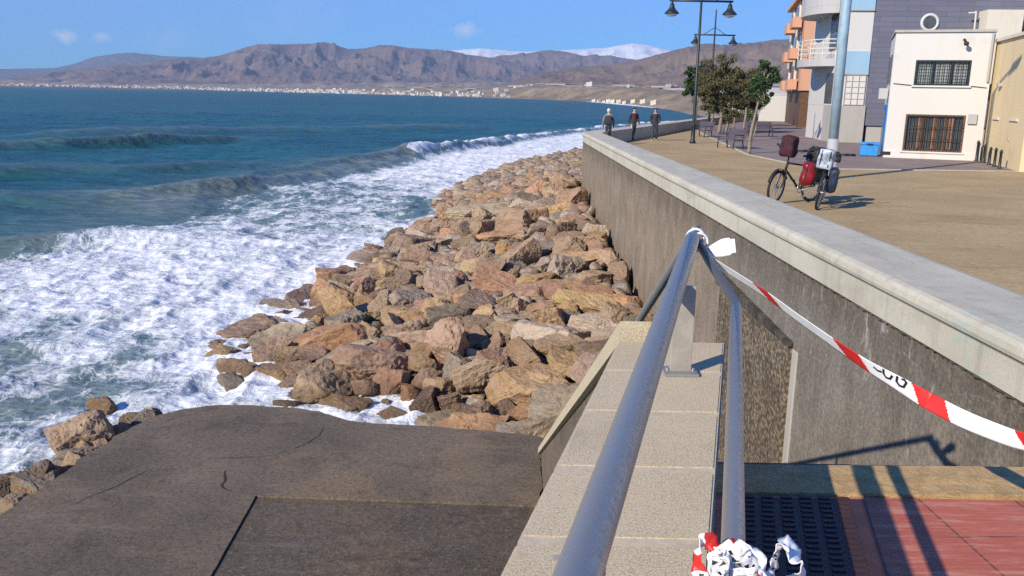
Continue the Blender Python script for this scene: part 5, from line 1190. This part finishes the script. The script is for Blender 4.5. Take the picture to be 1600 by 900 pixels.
# ------------------------------------------------------------------ bicycles
MAT['frame_dark'] = simple('dark_blue_frame', (.02, .03, .06), None, 10, .35, .2, bump=0); MAT['maroon'] = simple('maroon_fabric', (.06, .013, .018), (.035, .009, .013), 12, .8); MAT['red_bag'] = simple('red_waterproof_bag', (.26, .008, .014), (.16, .006, .012), 8, .35); MAT['white_bag'] = simple('white_blue_bag', (.50, .55, .60), (.12, .15, .20), 5, .45)
def bicycle(loc, rz, lean, steer, label, frame):
    t = thing('bicycle', label, 'bicycle', loc, rz, 'bicycles parked by the pole'); t.rotation_euler = (0, lean, rz); t.scale = (1.12, 1.12, 1.12)   # front wheel towards local -y
    Rw = .345
    def wheel(y, ang=0):
        M = Matrix.Translation((0, y, Rw)) @ Matrix.Rotation(ang, 4, 'Z')
        bm = bmesh.new(); torus(bm, (0, 0, 0), Rw-.022, .024, 'X', 40, 8); bmesh.ops.transform(bm, matrix=M, verts=bm.verts[:]); wh = obj('wheel', bm, MAT['black'], t, True)
        bm = bmesh.new(); torus(bm, (0, 0, 0), Rw-.055, .012, 'X', 40, 6); bmesh.ops.transform(bm, matrix=M, verts=bm.verts[:]); obj('rim', bm, MAT['chrome'], wh, True)
        bm = bmesh.new()
        for k in range(24):
            a = 2*math.pi*k/24; tube(bm, [(.03*(-1)**k, 0, 0), (0, (Rw-.06)*math.cos(a), (Rw-.06)*math.sin(a))], .0025, 4)
        tube(bm, [(-.05, 0, 0), (.05, 0, 0)], .022, 10); bmesh.ops.transform(bm, matrix=M, verts=bm.verts[:]); obj('spokes', bm, MAT['chrome'], wh)
        bm = bmesh.new(); pts = [(0, (Rw+.03)*math.cos(a), (Rw+.03)*math.sin(a)) for a in [R(20+140*i/14) for i in range(15)]]
        rows = [[bm.verts.new(Vector(p)+Vector((s_, 0, 0))) for s_ in (-.03, 0, .03)] for p in pts]
        for a_, b_ in zip(rows, rows[1:]):
            for k in range(2): bm.faces.new((a_[k], a_[k+1], b_[k+1], b_[k]))
        bmesh.ops.transform(bm, matrix=M, verts=bm.verts[:]); o = obj('mudguard', bm, MAT['black'], wh, True); m = o.modifiers.new('t', 'SOLIDIFY'); m.thickness = .003
    wheel(.53); wheel(-.56, steer)
    bb_, st_, ht, hb = Vector((0, .10, .30)), Vector((0, .24, .82)), Vector((0, -.34, .86)), Vector((0, -.38, .70)); ra = Vector((0, .53, Rw))
    bm = bmesh.new(); tube(bm, [bb_, hb], .022, 10); tube(bm, [bb_, st_], .018, 10); tube(bm, [st_-Vector((0, .02, .06)), ht-Vector((0, 0, .03))], .018, 10); tube(bm, [ht, hb], .024, 10)
    for s_ in (-.06, .06): tube(bm, [bb_+Vector((s_*.5, 0, 0)), ra+Vector((s_, 0, 0))], .011, 8); tube(bm, [st_-Vector((0, 0, .05))+Vector((s_*.3, 0, 0)), ra+Vector((s_, 0, 0))], .009, 8)
    obj('frame', bm, frame, t, True)
    Ms = Matrix.Translation((0, -.40, 0)) @ Matrix.Rotation(steer, 4, 'Z') @ Matrix.Translation((0, .40, 0))
    bm = bmesh.new()
    for s_ in (-.055, .055): tube(bm, smooth_path([(s_*.5, -.385, .68), (s_, -.42, .60), (s_, -.56, Rw)], 4), .013, 8)
    tube(bm, [(0, -.385, .69), (0, -.335, .90), (0, -.32, 1.04)], .016, 10); bmesh.ops.transform(bm, matrix=Ms, verts=bm.verts[:]); obj('fork', bm, frame, t, True)
    bm = bmesh.new(); tube(bm, smooth_path([(-.34, -.16, 1.12), (-.24, -.27, 1.12), (-.10, -.34, 1.06), (0, -.35, 1.05), (.10, -.34, 1.06), (.24, -.27, 1.12), (.34, -.16, 1.12)], 5), .013, 10); bmesh.ops.transform(bm, matrix=Ms, verts=bm.verts[:]); hbm = obj('handlebar', bm, MAT['black'], t, True)
    for s_ in (-1, 1):
        bm = bmesh.new(); tube(bm, [(s_*.40, -.11, 1.13), (s_*.29, -.22, 1.12)], .024, 10); tube(bm, [(s_*.31, -.20, 1.11), (s_*.23, -.33, 1.09)], .010, 6); bmesh.ops.transform(bm, matrix=Ms, verts=bm.verts[:]); obj('grip', bm, MAT['black'], hbm, True)
    bm = bmesh.new(); tube(bm, [st_, (0, .27, .94)], .014, 8); obj('seat_post', bm, MAT['chrome'], t, True)
    bm = bmesh.new(); pts = [(.0, .08, .02), (.03, .14, .025), (.045, .26, .03), (.09, .36, .035), (.08, .42, .03)]
    rows = []
    for w_, y, h_ in pts: rows.append([bm.verts.new((x, y, .965+z)) for x, z in ((-w_-.01, -.02), (-w_*.6-.01, h_*.5), (0, h_*.6), (w_*.6+.01, h_*.5), (w_+.01, -.02))])
    for a_, b_ in zip(rows, rows[1:]):
        for k in range(5): bm.faces.new((a_[k], a_[(k+1) % 5], b_[(k+1) % 5], b_[k]))
    bm.faces.new(rows[0]); bm.faces.new(rows[-1][::-1]); obj('saddle', bm, MAT['black'], t, True)
    bm = bmesh.new()
    for s_ in (-.06, .06): tube(bm, [(s_, .30, .76), (s_, .80, .76)], .008, 6); tube(bm, [(s_, .72, .76), (s_, .53, Rw)], .007, 6)
    for k in range(4): tube(bm, [(-.06, .36+k*.13, .76), (.06, .36+k*.13, .76)], .006, 6)
    obj('rack', bm, MAT['black'], t)
    bm = bmesh.new(); torus(bm, (.05, .10, .30), .085, .008, 'X', 24, 6); tube(bm, [(.07, .10, .30), (.075, .17, .15)], .012, 8); box(bm, (.12, .17, .15), (.10, .06, .025)); tube(bm, [(-.07, .10, .30), (-.075, .03, .45)], .012, 8); box(bm, (-.12, .03, .45), (.10, .06, .025)); obj('crank', bm, MAT['chrome'], t)
    return t
def bag(name, par, c, s, mat, label, cat, rz=0, lid=None):
    bm = bmesh.new(); box(bm, (0, 0, 0), s); bmesh.ops.subdivide_edges(bm, edges=bm.edges[:], cuts=6, use_grid_fill=True)
    for v in bm.verts:
        q = Vector((v.co.x/s[0]*2, v.co.y/s[1]*2, v.co.z/s[2]*2)); k = 1-.27*((abs(q.x)**4+abs(q.y)**4+abs(q.z)**4)/3)-.05*q.z; v.co *= k; v.co += Vector((mnoise.noise(v.co*9), mnoise.noise(v.co*9+Vector((3, 3, 3))), mnoise.noise(v.co*9+Vector((8, 1, 3)))))*.03
    bm2 = bmesh.new()
    for fx in (-.24, .24): box(bm2, (s[0]*fx, -s[1]*.445, .0), (.022, .012, s[2]*.72)); box(bm2, (s[0]*fx, -s[1]*.46, s[2]*.12), (.034, .014, .03))
    box(bm2, (0, 0, s[2]*.44), (s[0]*.5, .03, .02))
    o = obj(name, bm, mat, None, True); obj('strap', bm2, MAT['black'], o); M = Matrix.Translation(par.location) @ par.rotation_euler.to_matrix().to_4x4() @ Matrix.Scale(1.12, 4) @ Matrix.Translation(c) @ Matrix.Rotation(rz, 4, 'Z'); o.matrix_world = M; tag(o, label, cat); return o
ba = bicycle((6.45, 20.0, 0), R(-58), R(7), R(14), 'dark bicycle with maroon basket bag, left of the two by the pole', MAT['black'])
b2 = bicycle((6.80, 19.3, 0), R(-21), R(9), R(-6), 'dark bicycle facing us with white handlebar bag, right of the two', MAT['frame_dark'])
o = bag('basket_bag', ba, (.0, -.40, 1.18), (.34, .30, .46), MAT['maroon'], 'maroon bag bulging above the handlebar of the left bicycle', 'bag', R(15))
o = bag('red_pannier', b2, (-.33, -.12, .62), (.26, .36, .50), MAT['red_bag'], 'glossy red pannier hanging between the two bicycles', 'pannier', R(10))
o = bag('rack_bag', ba, (.0, .52, .98), (.34, .42, .34), MAT['black'], 'black bag on the rear rack of the left bicycle behind the red pannier', 'bag')
o = bag('black_pannier', ba, (.16, .42, .62), (.20, .42, .46), MAT['black'], 'black pannier on the rear of the left bicycle, nearest the pole', 'pannier')
o = bag('handlebar_bag', b2, (-.06, -.50, .98), (.34, .24, .42), MAT['white_bag'], 'white and grey bag on the handlebar of the right bicycle', 'bag', R(-10))
o = bag('dark_pannier', b2, (.15, -.50, .62), (.20, .34, .52), MAT['frame_dark'], 'dark blue pannier low on the front of the right bicycle', 'pannier')
o = bag('saddle_bag', b2, (.06, .40, 1.0), (.32, .34, .22), MAT['black'], 'black bag strapped behind the saddle of the right bicycle', 'bag')
